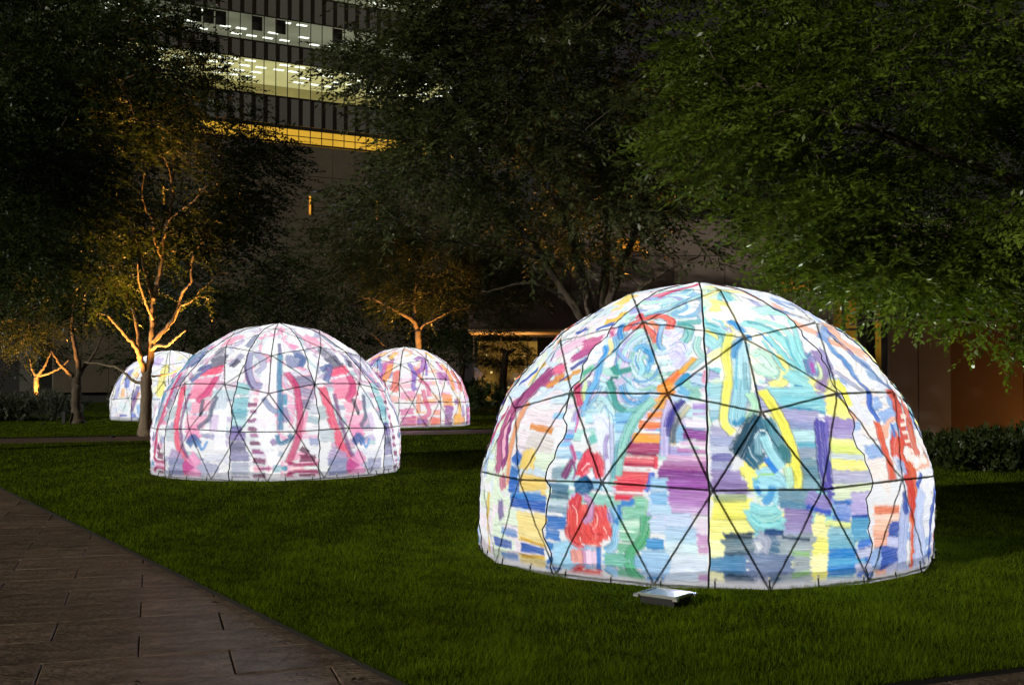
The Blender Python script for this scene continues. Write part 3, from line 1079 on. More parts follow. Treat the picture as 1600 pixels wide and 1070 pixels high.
def paint_dome(idx, phis, ths, seams, wob, base, seed):
    """lays the brush strokes on the unrolled canvas; returns linear colour per (theta, phi)"""
    PH, TH = np.meshgrid(phis, ths)
    D = sph(PH, TH)
    brush = np.stack([TH * .035, PH * .01, TH * 0 + .25], -1)
    img = np.empty(PH.shape + (3,)); img[:] = base
    # faint washes on the bare cloth
    w = (np.sin(PH * .21 + TH * .13 + seed) * np.sin(TH * .31 - PH * .07) * .5 + .5)[..., None]
    img *= 1 - w * np.array([.07, .05, .015])
    ns = len(seams)
    # curls stirred into the wet underpainting
    rq = np.random.RandomState(77 + idx)
    DW = D.copy()
    curls = CURLS.get(idx, []) + [(rq.uniform(0, 360), rq.uniform(22, 85), rq.uniform(5, 9), rq.choice([-1, 1]) * rq.uniform(1.5, 3.5)) for _ in range(26)]
    for (cp_, ct_, cr_, tw) in curls:
        c0 = sph(np.array(cp_), np.array(ct_)); e1 = np.cross([0, 0, 1.], c0); e1 /= np.linalg.norm(e1); e2 = np.cross(c0, e1)
        x = DW @ e1; y = DW @ e2; dd_ = np.sqrt(x * x + y * y) / math.radians(cr_)
        k_ = (dd_ < 1) & ((DW @ c0) > 0)
        a_ = tw * (1 - dd_[k_]) ** 1.3
        xs, ys = x[k_], y[k_]
        x2 = xs * np.cos(a_) - ys * np.sin(a_); y2 = xs * np.sin(a_) + ys * np.cos(a_)
        DW[k_] += (x2 - xs)[:, None] * e1 + (y2 - ys)[:, None] * e2
    # which gore is each texel in
    gore = np.zeros(PH.shape, int) - 1
    for g in range(ns):
        a = seams[g] + wob(g, TH); b = seams[(g + 1) % ns] + wob((g + 1) % ns, TH)
        span = (seams[(g + 1) % ns] - seams[g]) % 360
        mid = seams[g] + span / 2
        rel = (PH - mid + 180) % 360 - 180
        lo = ((a - mid + 180) % 360) - 180; hi = ((b - mid + 180) % 360) - 180
        gore[(rel >= lo) & (rel < hi)] = g
    strokes = []
    for li, line in enumerate(ART[idx].strip().split('\n')):
        t = line.split(); pts = np.array([[float(a) / 10 for a in q.split(',')] for q in t[3:]])
        c = pts.mean(0)
        g = None
        for k in range(ns):
            span = (seams[(k + 1) % ns] - seams[k]) % 360
            if ((c[0] - seams[k]) % 360) < span: g = k
        strokes.append((hexlin(t[0]), float(t[1]) / 1000 / 2.0, t[2], pts, g, li))
    have = sorted({s[4] for s in strokes})
    full = [g for g in have if sum(1 for s in strokes if s[4] == g) >= (25 if idx < 3 else 12)]
    # pale underpainting: level brush blocks below, long curving strokes towards the top
    rsu = np.random.RandomState(900 + idx)
    jobs = []
    for g in range(ns):
        pal = UNDER[idx][(g - 1) % len(UNDER[idx])]
        span = (seams[(g + 1) % ns] - seams[g]) % 360
        for q in range(84 if idx < 3 else 30):
            th_ = rsu.uniform(8, 98) if q % 3 else rsu.uniform(45, 99)
            p0 = seams[g] + span * rsu.uniform(-.05, .85)
            cc_ = hexlin(pal[rsu.randint(len(pal))])
            if th_ > 52:
                ln = rsu.uniform(5, 15) / math.sin(math.radians(th_)); sag = rsu.normal(0, .8)
                pp = np.array([[p0, th_], [p0 + ln / 2, th_ + sag], [p0 + ln, th_ + rsu.normal(0, .5)]])
                ww = rsu.uniform(.045, .12)
            else:
                ln = rsu.uniform(8, 22); cv = rsu.normal(0, 7)
                pp = np.array([[p0, th_], [p0 + cv, th_ + ln * .4], [p0 + cv * .3, th_ + ln * .75], [p0 - cv, th_ + ln]])
                ww = rsu.uniform(.03, .085)
            jobs.append(((cc_, ww / 2, 's', pp, g, 3000 + g * 70 + q), 0.0, g))
    jobs += [(s, 0.0, s[4]) for s in strokes]
    for g in range(ns):            # gores out of the photograph's sight repeat the prints of the others
        if g in full or not full: continue
        src = min(full, key=lambda f: (((g - f) % 2), abs(((g - f) + ns // 2) % ns - ns // 2)))
        jobs += [(s, seams[g] - seams[src], g) for s in strokes if s[4] == src]
    # thin dark contour lines where the loaded brush edge ran, beside the curved strokes and under some level ones
    more = []
    for (s, off, g) in jobs:
        more.append((s, off, g))
        col, w, fl, pts, g0, li = s
        if fl != 's': continue
        rl = np.random.RandomState(li + 5)
        n_l = (2 if len(pts) > 2 and pts[:, 1].max() - pts[:, 1].min() > 4 else (1 if rl.rand() < .45 else 0))
        if li >= 3000 and rl.rand() < .45: n_l = 0
        for q in range(n_l):
            sg = (-1, 1)[q] if n_l == 2 else 1
            d_ = np.gradient(pts, axis=0); st_ = np.sin(np.radians(pts[:, 1:2])); d3 = d_ * np.concatenate([st_, np.ones_like(st_)], 1)
            nn_ = np.stack([-d3[:, 1], d3[:, 0]], -1); nn_ /= np.linalg.norm(nn_, axis=1, keepdims=True) + 1e-6
            off_ = math.degrees(w) * (.42 + .12 * rl.rand()) * sg * (1.34 if idx == 1 else 1.15)
            p2 = pts + nn_ * off_ / np.concatenate([np.maximum(st_, .15), np.ones_like(st_)], 1)
            more.append(((col * rl.uniform(.25, .6) * np.array([.9, .95, 1.1]), max(.0066 if idx == 1 else .0085, w * .09), '-', p2, g0, li + 20000 + 40000 * q), off, g))
    jobs = more
    dth = ths[1] - ths[0]
    for (col, w, fl, pts, _, li), off, g in jobs:
        w = w * ((1.34 if idx == 1 else 1.15) if 's' in fl else 1.1)
        rs = np.random.RandomState(li * 7 + idx * 1000)
        C = catmull(pts, 14 if len(pts) == 2 else 6 * len(pts))
        lo, hi = C[:, 1].min(), C[:, 1].max()
        under = (li % 20000) >= 3000
        m = math.degrees(w) * .75 + 1.2 + (9 if under else 0)
        i0, i1 = np.searchsorted(ths, [lo - m, hi + m])
        if i1 <= i0: continue
        st = max(.12, math.sin(math.radians(max(4, lo - m * .3))))
        mp = m / st
        pa, pb = C[:, 0].min() + off - mp, C[:, 0].max() + off + mp
        rel = (phis - pa) % 360
        js = np.nonzero(rel <= min(359.9, pb - pa))[0]
        if len(js) == 0: continue
        sub = np.ix_(np.arange(i0, i1), js)
        Q = (DW if under else D)[sub]
        msk = gore[sub] == g
        if not msk.any(): continue
        Q = Q[msk]
        L = sph(C[:, 0] + off, C[:, 1])
        seg = L[1:] - L[:-1]; sl = np.linalg.norm(seg, axis=1); cum = np.concatenate([[0], np.cumsum(sl)]); tot = cum[-1] + 1e-6
        best = np.full(len(Q), 9.); bs = np.zeros(len(Q)); bt = np.zeros(len(Q))
        for k in range(len(seg)):
            if sl[k] < 1e-6: continue
            v = Q - L[k]; u = v @ seg[k] / (sl[k] ** 2); uc = np.clip(u, 0, 1)
            r = v - uc[:, None] * seg[k]; d = np.sqrt((r * r).sum(1))
            up = np.cross(seg[k], L[k]); up /= np.linalg.norm(up) + 1e-9
            b = d < best
            best = np.where(b, d, best); bs = np.where(b, cum[k] + u * sl[k] * np.where((k == 0) & (u < 0) | (k == len(seg) - 1) & (u > 1), 1, 0) + uc * sl[k] * np.where((k == 0) & (u < 0) | (k == len(seg) - 1) & (u > 1), 0, 1), bs)
            bt = np.where(b, v @ up, bt)
        hw = w / 2
        t = bt / hw
        # square-ish brush: distance across and overshoot along
        over = np.maximum(0, np.maximum(-bs, bs - tot))
        rag = (smooth_noise1(bs * 60 + li * 13.7, li) - .5) * .22 + (smooth_noise1(bs * 190 + li * 3.1, li + 1) - .5) * .10
        endr = (smooth_noise1(t * 7 + li * 5.3 + 50, li + 2) - .2) * hw * .55
        a = np.clip((1 + rag - np.abs(t)) * hw * 2.0 / min(.012, hw * 1.1), 0, 1) * np.where(over <= 0, 1.0, np.clip((endr + hw * .12 - over) / min(.008, hw * .6), 0, 1))
        f = float(np.clip(w / RES[idx], 1.2, 12))
        br = smooth_noise1(t * f * .42 + smooth_noise1(bs * 9, li + 3) * 2.2 + 100, li + 4) * .55 + smooth_noise1(t * f + 40 + smooth_noise1(bs * 15, li + 5), li + 6) * .45
        if 's' in fl:
            dry = np.clip((bs / tot - .55) * 1.1, 0, .5)
            c2 = col[None, :] * (1 - .30 * np.clip(.5 - br, 0, 1)[:, None] * 1.6) 
            lift = np.clip((br - .74 + dry * .25) * 1.5, 0, .16)[:, None]
            c2 = c2 * (1 - lift) + lift * (col * .35 + .65 * base)
            edge = np.clip((np.abs(t) - .78) / .22, 0, 1) * np.clip((1.0 - np.abs(t)) * 12, 0, 1)
            c2 = c2 * (1 - .30 * edge[:, None])
            al = a * (.95 - .25 * np.clip(br - .6, 0, 1))
        elif 't' in fl:
            c2 = np.repeat(col[None, :], len(Q), 0); al = a * .5 * (.6 + .6 * br)
        else:
            c2 = col[None, :] * (.93 + .12 * br[:, None]); al = a * (.88 if li < 20000 else .62)
        cur = img[sub][msk]
        al = al[:, None] * (1.0, .92, .8, .8)[idx - 1]
        new = cur * (1 - al) + c2 * al
        blk = img[sub]; blk[msk] = new; img[sub] = blk
        bb = brush[sub]; cur = bb[msk]
        k_ = al[:, 0] > .45
        cur[k_] = np.stack([bt * R + (li % 13) * .31, bs * R + (li % 7) * .9, np.full(len(bt), 1.0 if 's' in fl else .45)], -1)[k_]
        bb[msk] = cur; brush[sub] = bb
    # the print runs on into the hem, the last hand's breadth is bare cloth
    for i, t_ in enumerate(ths):
        if t_ > 95.5:
            j = int(np.argmin(np.abs(ths - (191 - t_))))
            k_ = float(np.clip((t_ - 98.6) / 1.2, 0, 1))
            img[i] = img[j] * (1 - k_) + base * k_ * .98
    return np.clip(img, 0.002, 1.0), brush

CURLS = {1: [(-22, 46, 11, 5.0), (-12, 44, 7, -3.5), (-26, 66, 7, 2.0), (10, 42, 9, -2.5), (9, 74, 7, 2.5)], 2: [(3, 50, 8, 2.5), (-25, 50, 8, -2), (14, 48, 6, 3)]}
RES = {1: .0062, 2: .011, 3: .022, 4: .024}
UNDER = {1: [('cfe4f5', 'd8cdea', 'bfe0ea', '8fbfe0', 'b0a8dc', '9ccfc4', 'c5d9f2', 'b5dcd8'), ('bfe3e8', 'f2ee9c', 'b0b4dc', 'd5e8d8', '94d4de'), ('e4e6f2', 'dfe3ee', 'f0e6e4', 'e9ecf6', '9cb8e4', 'eab8a4'),
             ('e8cf90', 'dce4f2', 'd8a0c0', '94b0e0', 'e4dcd4'), ('e9dfe8', 'cfe0f0', 'dcead8')],
         2: [('d8dce8', 'c8c0dc', 'b4ccd4', 'a8acc8', 'f0eef6', 'd0b0c8'), ('eec0d4', 'd8d0e4', 'd0d8e0', 'e8a4c0', 'f2eef4', 'e4b4d0')],
         3: [('f0c4d4', 'f4dcc0', 'e4b8d8', 'f0d4e4'), ('e8a8cc', 'f4c890', 'd0a8dc', 'f0b8a8')],
         4: [('d8dcf2', 'f2eecc', 'dcecf0', 'c4ccee'), ('e8d4ea', 'f0ecb8', 'd0d8f4')]}
R = 2.0
ZC = 0.398
TH_MAX = 101.3
def make_dome(idx, cx, cy, psi, seams, dphi, dphi_back, dth, label, power, wob_amp, pegs=True, seed=0):
    root = empty('dome_tent', (cx, cy, 0))
    tag(root, label, 'dome tent', 'painted glowing dome tents on the lawn')
    fwd = math.degrees(math.atan2(-cx, cy)) if False else -math.degrees(math.atan2(cx, cy))
    fr = np.arange(fwd - 100, fwd + 100, dphi)
    bk = np.arange(fwd + 100, fwd + 260, dphi_back)
    phis = np.concatenate([fr, bk])
    ths = np.concatenate([[0.15], np.arange(dth, TH_MAX, dth), [TH_MAX, 103.0]])
    wob = lambda k, th: seam_wobble(k, th, seed, wob_amp) * (0.15 if (k in STRAIGHT.get(idx, ())) else 1)
    col, brush = paint_dome(idx, phis, ths, seams, wob, np.array([.72, .725, .755]), seed)
    PH, TH = np.meshgrid(phis, ths)
    D = sph(PH, TH)
    flat = D.reshape(-1, 3)
    cp_, sp_ = math.cos(math.radians(-psi)), math.sin(math.radians(-psi))
    # into the frame's own axes (frame turned by psi about z)
    loc = np.stack([flat[:, 0] * cp_ + 0 * flat[:, 1], flat[:, 1], flat[:, 2]], -1)
    ang = math.radians(psi)
    loc = np.stack([flat[:, 0] * math.cos(ang) + flat[:, 1] * math.sin(ang), -flat[:, 0] * math.sin(ang) + flat[:, 1] * math.cos(ang), flat[:, 2]], -1)
    # phi grows towards +x from -y: a turn of the frame by psi in phi is a turn by +psi about z
    pr = poly_radius(loc)
    rad = R * (.80 * pr + .20 * .985) + .014
    P_, T_ = PH.ravel(), TH.ravel()
    wr = np.sin(T_ * 1.9 + np.sin(P_ * .35) * 2 + seed) * np.sin(P_ * .9 + T_ * .2) * .0045 + np.sin(P_ * .31 + seed) * np.sin(T_ * .6 + P_ * .1) * .006
    rad = rad + wr * np.clip((T_ - 10) / 30, 0, 1)
    X = flat * rad[:, None]
    X[:, 2] += ZC
    # skirt drops to the ground from the base ring
    low = T_ > 99.0
    X[:, 2] = np.where(T_ >= TH_MAX + .01, -.02, np.where(low, np.maximum(X[:, 2], .004), X[:, 2]))
    X[:, 2] = np.maximum(X[:, 2], np.where(T_ >= TH_MAX + .01, -.02, .004))
    nT, nP = PH.shape
    G = np.arange(nT * nP).reshape(nT, nP)
    apex = np.array([[0, 0, ZC + R + .014]])
    ns = len(seams)
    for g in range(ns):
        span = (seams[(g + 1) % ns] - seams[g]) % 360
        rel = (phis - seams[g]) % 360
        js = np.nonzero(rel < span)[0]
        js = js[np.argsort(rel[js])]
        jn = (js[-1] + 1) % nP
        js = np.concatenate([js, [jn]])
        sub = G[:, js]
        V = X[sub.ravel()]; C = col.reshape(-1, 3)[sub.ravel()]
        n = len(js)
        I = np.arange(nT * n).reshape(nT, n)
        F = np.stack([I[:-1, :-1], I[1:, :-1], I[1:, 1:], I[:-1, 1:]], -1).reshape(-1, 4)
        me = mesh_from('canvas_panel', V, F, M['canvas'], smooth=True)
        ca = me.color_attributes.new('paint', 'FLOAT_COLOR', 'POINT')
        ca.data.foreach_set('color', np.concatenate([C, np.ones((len(C), 1))], 1).astype(np.float32).ravel())
        ba = me.attributes.new('brush', 'FLOAT_VECTOR', 'POINT')
        ba.data.foreach_set('vector', brush.reshape(-1, 3)[sub.ravel()].astype(np.float32).ravel())
        add_obj('canvas_panel', me, root)
        # seam tape
        tt = np.concatenate([np.arange(1.0, 100, 1.6), [100.5, TH_MAX]])
        ph = seams[g] + wob(g, tt)
        jj = [int(np.argmin(np.abs((phis - p + 180) % 360 - 180))) for p in ph]
        ii = np.clip(np.searchsorted(ths, tt), 0, nT - 1)
        pts = []
        for i, j, p, t_ in zip(ii, jj, ph, tt):
            r_ = np.linalg.norm(X[G[i, j]] - np.array([0, 0, ZC])) + .004
            q = sph(np.array(p), np.array(t_)) * r_; q = q + np.array([0, 0, ZC]); q[2] = max(q[2], .0)
            pts.append(q)
        mb = MB(); mb.tube(pts, SEAM_R[idx] * (1.35 if g in STRAIGHT.get(idx, ()) else 1), 4); mb.build('seam_tape', M['seam'], root)
    # struts of the geodesic frame, just inside the canvas
    dn = DN.copy()
    rotd = np.stack([dn[:, 0] * math.cos(ang) - dn[:, 1] * math.sin(ang), dn[:, 0] * math.sin(ang) + dn[:, 1] * math.cos(ang), dn[:, 2]], -1)
    for a, b in DE:
        if min(DN[a][2], DN[b][2]) < -.25: continue
        pa, pb = rotd[a] * (R - .012), rotd[b] * (R - .012)
        v = pb - pa; L = np.linalg.norm(v)
        o = add_obj('strut', STRUT[0 if idx < 3 else 1], root)
        o.location = pa + np.array([0, 0, ZC])
        o.rotation_mode = 'QUATERNION'
        o.rotation_quaternion = Vector(v).to_track_quat('Z', 'Y')
        o.scale = (1, 1, L)
    # inner flap along the ground
    ph = np.arange(0, 360, 4.0)
    V = []; 
    for z, r_ in ((.0, 1.90), (.16, 1.93)):
        zz = z + (.012 * np.sin(ph * .23 + seed) if z else 0)
        V += list(np.stack([r_ * np.sin(np.radians(ph)), -r_ * np.cos(np.radians(ph)), zz * np.ones_like(ph)], -1))
    n = len(ph)
    add_obj('inner_flap', mesh_from('inner_flap', np.array(V), np.array([(i, (i + 1) % n, n + (i + 1) % n, n + i) for i in range(n)]), M['flap']), root)
    if pegs:
        base_r = 2.0 * .985
        for k in range(32):
            a = math.radians(fwd + k * 11.25 + 3.1)
            s = np.array([math.sin(a), -math.cos(a)])
            i = len(ths) - 8; j = int(np.argmin(np.abs((phis - math.degrees(a) + 180) % 360 - 180)))
            rr = np.linalg.norm(X[G[i, j]][:2]) + .012
            mb = MB(); h = .085 + .03 * rnd.random()
            mb.tube([(s[0] * rr, s[1] * rr, h), (s[0] * (rr + .008), s[1] * (rr + .008), h * .5), (s[0] * (rr + .03), s[1] * (rr + .03), -.01)], .006, 5)
            pg = mb.build('tent_peg', M['peg'], root)
            b = MB(); cx_, cy_ = s[0] * rr, s[1] * rr
            ring = [(0, -.011)] + [(.0095, -.005), (.0095, .005)] + [(0, .011)]
            b.tube([(cx_, cy_, h - .012), (cx_, cy_, h - .006), (cx_, cy_, h + .006), (cx_, cy_, h + .012)], [.004, .011, .011, .004], 6)
            b.build('peg_ball', M['ball'], pg)
    # the lamp that lights it from within
    for (dx, dy, dz, f) in ((0, 0, .22, .80), (.35, .15, .05, .20)):
        ld = bpy.data.lights.new('dome_lamp', 'POINT'); ld.energy = power * f; ld.color = LAMP_COL; ld.shadow_soft_size = .17
        lo = bpy.data.objects.new('dome_lamp', ld); lo.location = (cx + dx, cy + dy, ZC + dz); COL.objects.link(lo)
    return root

STRAIGHT = {1: (2,), 2: (), 3: (), 4: ()}
SEAM_R = {1: .0054, 2: .008, 3: .010, 4: .010}
STRUT = []
for rr in (.0088, .011):
    mb = MB(); mb.tube([(0, 0, 0), (0, 0, 1)], rr, 6); STRUT.append(mb.mesh('strut', M['steel'], True))
make_dome(1, 1.678, 10.122, 5.2, [-83, -45.3, -7.6, 30, 67.7, 104, 139, 174, 209, 243], .26, 1.8, .36,
          'largest dome tent, painted yellow, teal, red and purple, nearest on the lawn', DOME_W, 1.5, seed=1)
make_dome(2, -3.784, 18.296, 7.2, [-83.5, -46, -8.8, 29.3, 66.5, 103, 139, 174, 209, 243], .42, 1.2, .52,
          'white dome tent with pink and grey painted faces, left of the largest dome', DOME_W, .5, seed=2)
make_dome(3, -3.257, 34.375, -.3, [-73, -36.5, 0.2, 37.2, 73.5, 109, 143, 177, 211, 249], .8, 2.0, .9,
          'small distant dome tent painted orange, pink and violet', DOME_W, .4, pegs=False, seed=3)
make_dome(4, -11.8, 39.0, 10.0, [-59, -22, 15, 51, 87, 123, 159, 195, 231, 266], .9, 2.0, 1.0,
          'small distant dome tent painted yellow and blue, partly behind a tree trunk', DOME_W, .4, pegs=False, seed=4)

# ------------------------------------------------------------------ buildings
def wall_frame(o, d):
    """returns f(s, depth, z) -> world point; d = unit facade direction, depth goes away from the camera"""
    n = np.array([-d[1], d[0]])
    if n[1] < 0: n = -n
    return lambda s, t, z: (o[0] + d[0] * s + n[0] * t, o[1] + d[1] * s + n[1] * t, z)
M['fin'] = noise_mat('mullion_metal', (.05, .045, .04), (.09, .085, .075), 8, .45, metallic=.4)
M['spandrel'] = noise_mat('spandrel_panel', (.25, .25, .23), (.30, .30, .275), 2.5, .5, per_object=.12)
M['stone'] = noise_mat('beige_stone', (.21, .175, .125), (.26, .22, .16), 1.2, .7, per_object=.06)
M['glass'] = glass_mat('window_glass')
M['ceil_hi'] = emit_mat('glow_office_yellow', (.92, .78, .34), .80, .12, .35)  # office ceilings glow by themselves: light from the panels put into emission
M['ceil_lo'] = emit_mat('glow_office_grey', (.62, .58, .40), .34, .35, .22)
M['ceil_top'] = emit_mat('glow_office_white', (.75, .68, .45), .40, .3, .3)
M['lamp'] = emit_mat('office_light_panel', (1, .97, .85), 2.4)
M['amber'] = emit_mat('amber_glow_soffit', (1.0, .50, .045), 1.0, .10, .4)  # recess wall and ceiling emit their own amber instead of being lit
M['dark_in'] = noise_mat('dark_interior', (.03, .03, .025), (.06, .055, .05), 1, .8)
M['back_hi'] = emit_mat('glow_back_wall', (.80, .62, .20), .42, .3, .3)  # back wall glows by itself in place of bounced room light

tower = empty('office_tower', (-23.6, 87.0, 0))
tag(tower, 'tall glass office tower with lit floors and an amber band, behind the trees', 'office tower')
TD = np.array([.876, .483]); TF0 = wall_frame((0.0, 0.0), TD)
TF = lambda s, t, z: TF0(s, t, z)
trz = math.atan2(TD[1], TD[0])
S0, PITCH, NCOL = -11.0, .963, 34
S1 = S0 + PITCH * NCOL
def tbox(name, s0, s1, t0, t1, z0, z1, mat, parent=None):
    mb = MB(); c = TF((s0 + s1) / 2, (t0 + t1) / 2, (z0 + z1) / 2)
    mb.box(c, (s1 - s0, t1 - t0, z1 - z0), trz)
    return mb.build(name, mat, parent if parent is not None else tower)
pane_me = {}; 
def unit_box(name, dx, dy, dz, mat):
    k = (name, round(dx, 3), round(dy, 3), round(dz, 3))
    if k not in pane_me:
        mb = MB(); mb.box((0, 0, 0), (dx, dy, dz)); pane_me[k] = mb.mesh(name, mat)
    return pane_me[k]
def place(name, me, p, rz, parent):
    o = add_obj(name, me, parent); o.location = p; o.rotation_euler = (0, 0, rz); return o
# body behind and the blind lower stone storeys
tbox('core_wall', S0, S1, 9.0, 24, 0, 60, M['dark_in'])
floors = [(23.8, 2.75, 'ceil_hi'), (28.0, 2.05, 'ceil_lo'), (32.2, 2.4, 'ceil_top'), (36.4, 2.4, 'ceil_top'), (40.6, 2.4, 'ceil_top')]
FH = 4.2
for z0, wh, mk in floors:
    zt = z0 + wh
    tbox('floor_slab', S0, S1, .25, 9.0, z0 - .35, z0, M['dark_in'])
    tbox('ceiling', S0, S1, .30, 9.0, zt + .25, zt + .33, M[mk])
    if mk == 'ceil_hi': tbox('back_wall', S0, S1, 8.5, 8.9, z0, zt + .25, M['back_hi'])
    else: tbox('back_wall', S0, S1, 8.5, 8.9, z0, zt + .25, M['ceil_lo'])
    for q in range(24):
        s = S0 + 1.0 + q * 1.38 + rnd.uniform(-.1, .1)
        for t in (1.5, 3.1, 4.7, 6.3):
            if rnd.random() < (.36 if mk == 'ceil_hi' else .55): continue
            place('light_panel', unit_box('light_panel', .85, .32, .05, M['lamp']), TF(s + rnd.uniform(-.05, .05), t, zt + .20), trz, tower)
    for k in range(NCOL):
        s = S0 + PITCH * (k + .5)
        place('glass_pane', unit_box('glass_pane', PITCH - .07, .03, wh, M['glass']), TF(s, .05, z0 + wh / 2), trz, tower)
        h = FH - wh
        place('spandrel_panel', unit_box('spandrel_panel', PITCH - .07, .08, h - .1, M['spandrel']), TF(s, .06, zt + h / 2), trz, tower)
        if mk == 'ceil_lo' and rnd.random() < .3:
            place('window_blind', unit_box('window_blind', PITCH - .1, .02, wh * .55, M['dark_in']), TF(s, .35, zt - wh * .28), trz, tower)
    tbox('slab_edge', S0, S1, -.02, .10, zt - .02, zt + .06, M['fin']); tbox('sill_band', S0, S1, -.02, .10, z0 - .07, z0 + .01, M['fin'])
# spandrel below the first lit floor, amber recess, stone below
for k in range(NCOL):
    s = S0 + PITCH * (k + .5)
    place('spandrel_panel', unit_box('spandrel_panel', PITCH - .07, .08, 2.1, M['spandrel']), TF(s, .06, 22.6), trz, tower)
    for z in (20.45, 20.98):
        place('glass_pane', unit_box('glass_pane', PITCH - .07, .03, .5, M['glass']), TF(s, .05, z), trz, tower)
tbox('transom', S0, S1, -.03, .09, 20.69, 20.74, M['fin']); tbox('recess_head', S0, S1, -.03, .09, 21.24, 21.5, M['fin']); tbox('recess_sill', S0, S1, -.05, .10, 20.05, 20.18, M['fin'])
tbox('amber_recess', S0, S1, 1.2, 1.4, 20.0, 21.5, M['amber'])
tbox('amber_ceiling', S0, S1, .12, 1.2, 21.3, 21.45, M['amber'])
for k in range(NCOL + 1):
    place('mullion', unit_box('mullion', .06, .07, 26.0, M['fin']), TF(S0 + PITCH * k, -.005, 33.2), trz, tower)
for zi in range(8):
    for k in range(NCOL // 2):
        place('stone_panel', unit_box('stone_panel', PITCH * 2 - .03, .20, 2.44, M['stone']), TF(S0 + PITCH * (2 * k + 1), .10, 18.8 - zi * 2.48), trz, tower)
tbox('stone_backing', S0, S1, .22, .5, 0, 20.0, M['dark_in'])
M['slot'] = emit_mat('amber_slot_light', (1, .42, .05), .9)
for k in (4, 7, 10, 13):
    place('slot_window', unit_box('slot_window', .14, .06, 1.5, M['slot']), TF(S0 + PITCH * (2 * k), -.02, 17.6 - 2.4 * (k % 3)), trz, tower)

# low pavilion behind the trees: stone upper storey over a lit lobby
pav = empty('low_pavilion', (7.0, 46.0, 0))
tag(pav, 'low stone pavilion with an amber lit lobby under its overhang, behind the domes', 'pavilion')
def pbox(name, x0, x1, y0, y1, z0, z1, mat):
    mb = MB(); mb.box(((x0 + x1) / 2 - 7, (y0 + y1) / 2 - 46, (z0 + z1) / 2), (x1 - x0, y1 - y0, z1 - z0)); return mb.build(name, mat, pav)
M['mauve'] = noise_mat('mauve_stone', (.165, .125, .104), (.20, .155, .13), .8, .7, per_object=.05)
M['soffit'] = noise_mat('soffit_panel', (.55, .38, .2), (.62, .44, .24), 1, .6)
for i in range(12):
    for z in range(3):
        x0 = -1.8 + i * 2.1
        pbox('stone_panel', x0 + .015, x0 + 2.085, 46.0, 46.2, 3.42 + z * 1.5, 3.42 + z * 1.5 + 1.47, M['mauve'])
pbox('upper_body', -1.7, 23.2, 46.21, 58, 3.6, 7.8, M['dark_in'])
pbox('soffit', -1.8, 23.3, 46.02, 50.0, 3.30, 3.40, M['soffit'])
M['lobby'] = emit_mat('lobby_wall_glow', (1.0, .48, .09), .26, .85, .9)  # the wall itself glows, interior lighting put into its emission
M['lobby_hi'] = emit_mat('lobby_lamp', (1, .66, .24), 1.2)
M['strip'] = emit_mat('amber_window', (1, .36, .04), .55, .5, 1.5)
for x0, x1, z in ((11.0, 13.2, 4.95), (20.4, 21.3, 5.7), (4.3, 5.2, 6.6)):
    pbox('window', x0, x1, 45.96, 45.99, z, z + .5, M['strip'])
M['downlight'] = emit_mat('soffit_light', (1, .50, .12), 3.0)
for x in (-1.2, -.3, .6):
    pbox('cove_lamp', x - .12, x + .12, 49.2, 49.3, 2.62, 2.68, M['fin'])
    ld = bpy.data.lights.new('cove_light', 'AREA'); ld.energy = 26; ld.color = (1, .52, .16); ld.size = .3
    lo = bpy.data.objects.new('cove_light', ld); lo.location = (x, 48.6, 2.2); lo.rotation_euler = (PI, 0, 0); COL.objects.link(lo)
pbox('lobby_wall', 1.2, 23, 53.5, 53.7, 0, 3.3, M['dark_in'])
pbox('lobby_wall', -1.6, 1.18, 52.5, 52.7, .3, 3.1, M['lobby'])
for i in range(9):
    x = -1.7 + i * 1.2
    pbox('glass_pane', x + .03, x + 1.17, 50.0, 50.04, .1, 3.28, M['glass'])
    pbox('mullion', x - .03, x + .028, 49.95, 50.09, 0, 3.29, M['fin'])
pbox('transom', -1.7, 9, 49.93, 49.99, 1.95, 2.02, M['fin'])
for x, z in ((-1.2, 2.4), (-.4, 2.55), (.5, 2.4), (-1.0, 1.6), (.1, 1.3), (.8, 1.8), (-.2, .9), (-1.35, .8)):
    pbox('lobby_lamp', x, x + .10, 52.0, 52.06, z, z + .10, M['lobby_hi'])

# right wing: dark metal panels, then an orange-brown wall
wing = empty('right_wing_wall', (11.0, 24.0, 0))
tag(wing, 'dark metal panel wall with amber glazed entrance, right of the largest dome', 'building')
def wbox(name, x0, x1, y0, y1, z0, z1, mat):
    mb = MB(); mb.box(((x0 + x1) / 2 - 11, (y0 + y1) / 2 - 24, (z0 + z1) / 2), (x1 - x0, y1 - y0, z1 - z0)); return mb.build(name, mat, wing)
M['metal'] = noise_mat('dark_metal_panel', (.34, .29, .28), (.42, .36, .345), .5, .4, metallic=.2, stretch=(1, 1, .2))
M['rust'] = noise_mat('brown_wall', (.16, .085, .045), (.21, .115, .06), .6, .6)
for x0, x1 in ((8.03, 8.63), (8.65, 9.33)):
    wbox('metal_panel', x0, x1, 24.0, 24.12, 0, 4.3, M['metal'])
for x0, x1 in ((9.36, 10.92), (10.94, 12.5), (12.52, 14.1), (14.12, 15.7), (15.72, 17.3)):
    wbox('wall_panel', x0, x1, 24.10, 24.2, 0, 4.3, M['rust'])
wbox('wall_body', 8.05, 17.3, 24.21, 24.6, 0, 4.28, M['dark_in'])
M['entry'] = emit_mat('entrance_glow', (1, .50, .05), .12, .8, .8)  # back wall of the entrance glows, standing in for a lit interior
wbox('entrance_back', 8.9, 10.6, 31.0, 31.2, 0, 4.4, M['entry'])
for i in range(5):
    x = 8.95 + i * .4
    wbox('mullion', x - .03, x + .03, 30.4, 30.5, 0, 4.4, M['fin'])
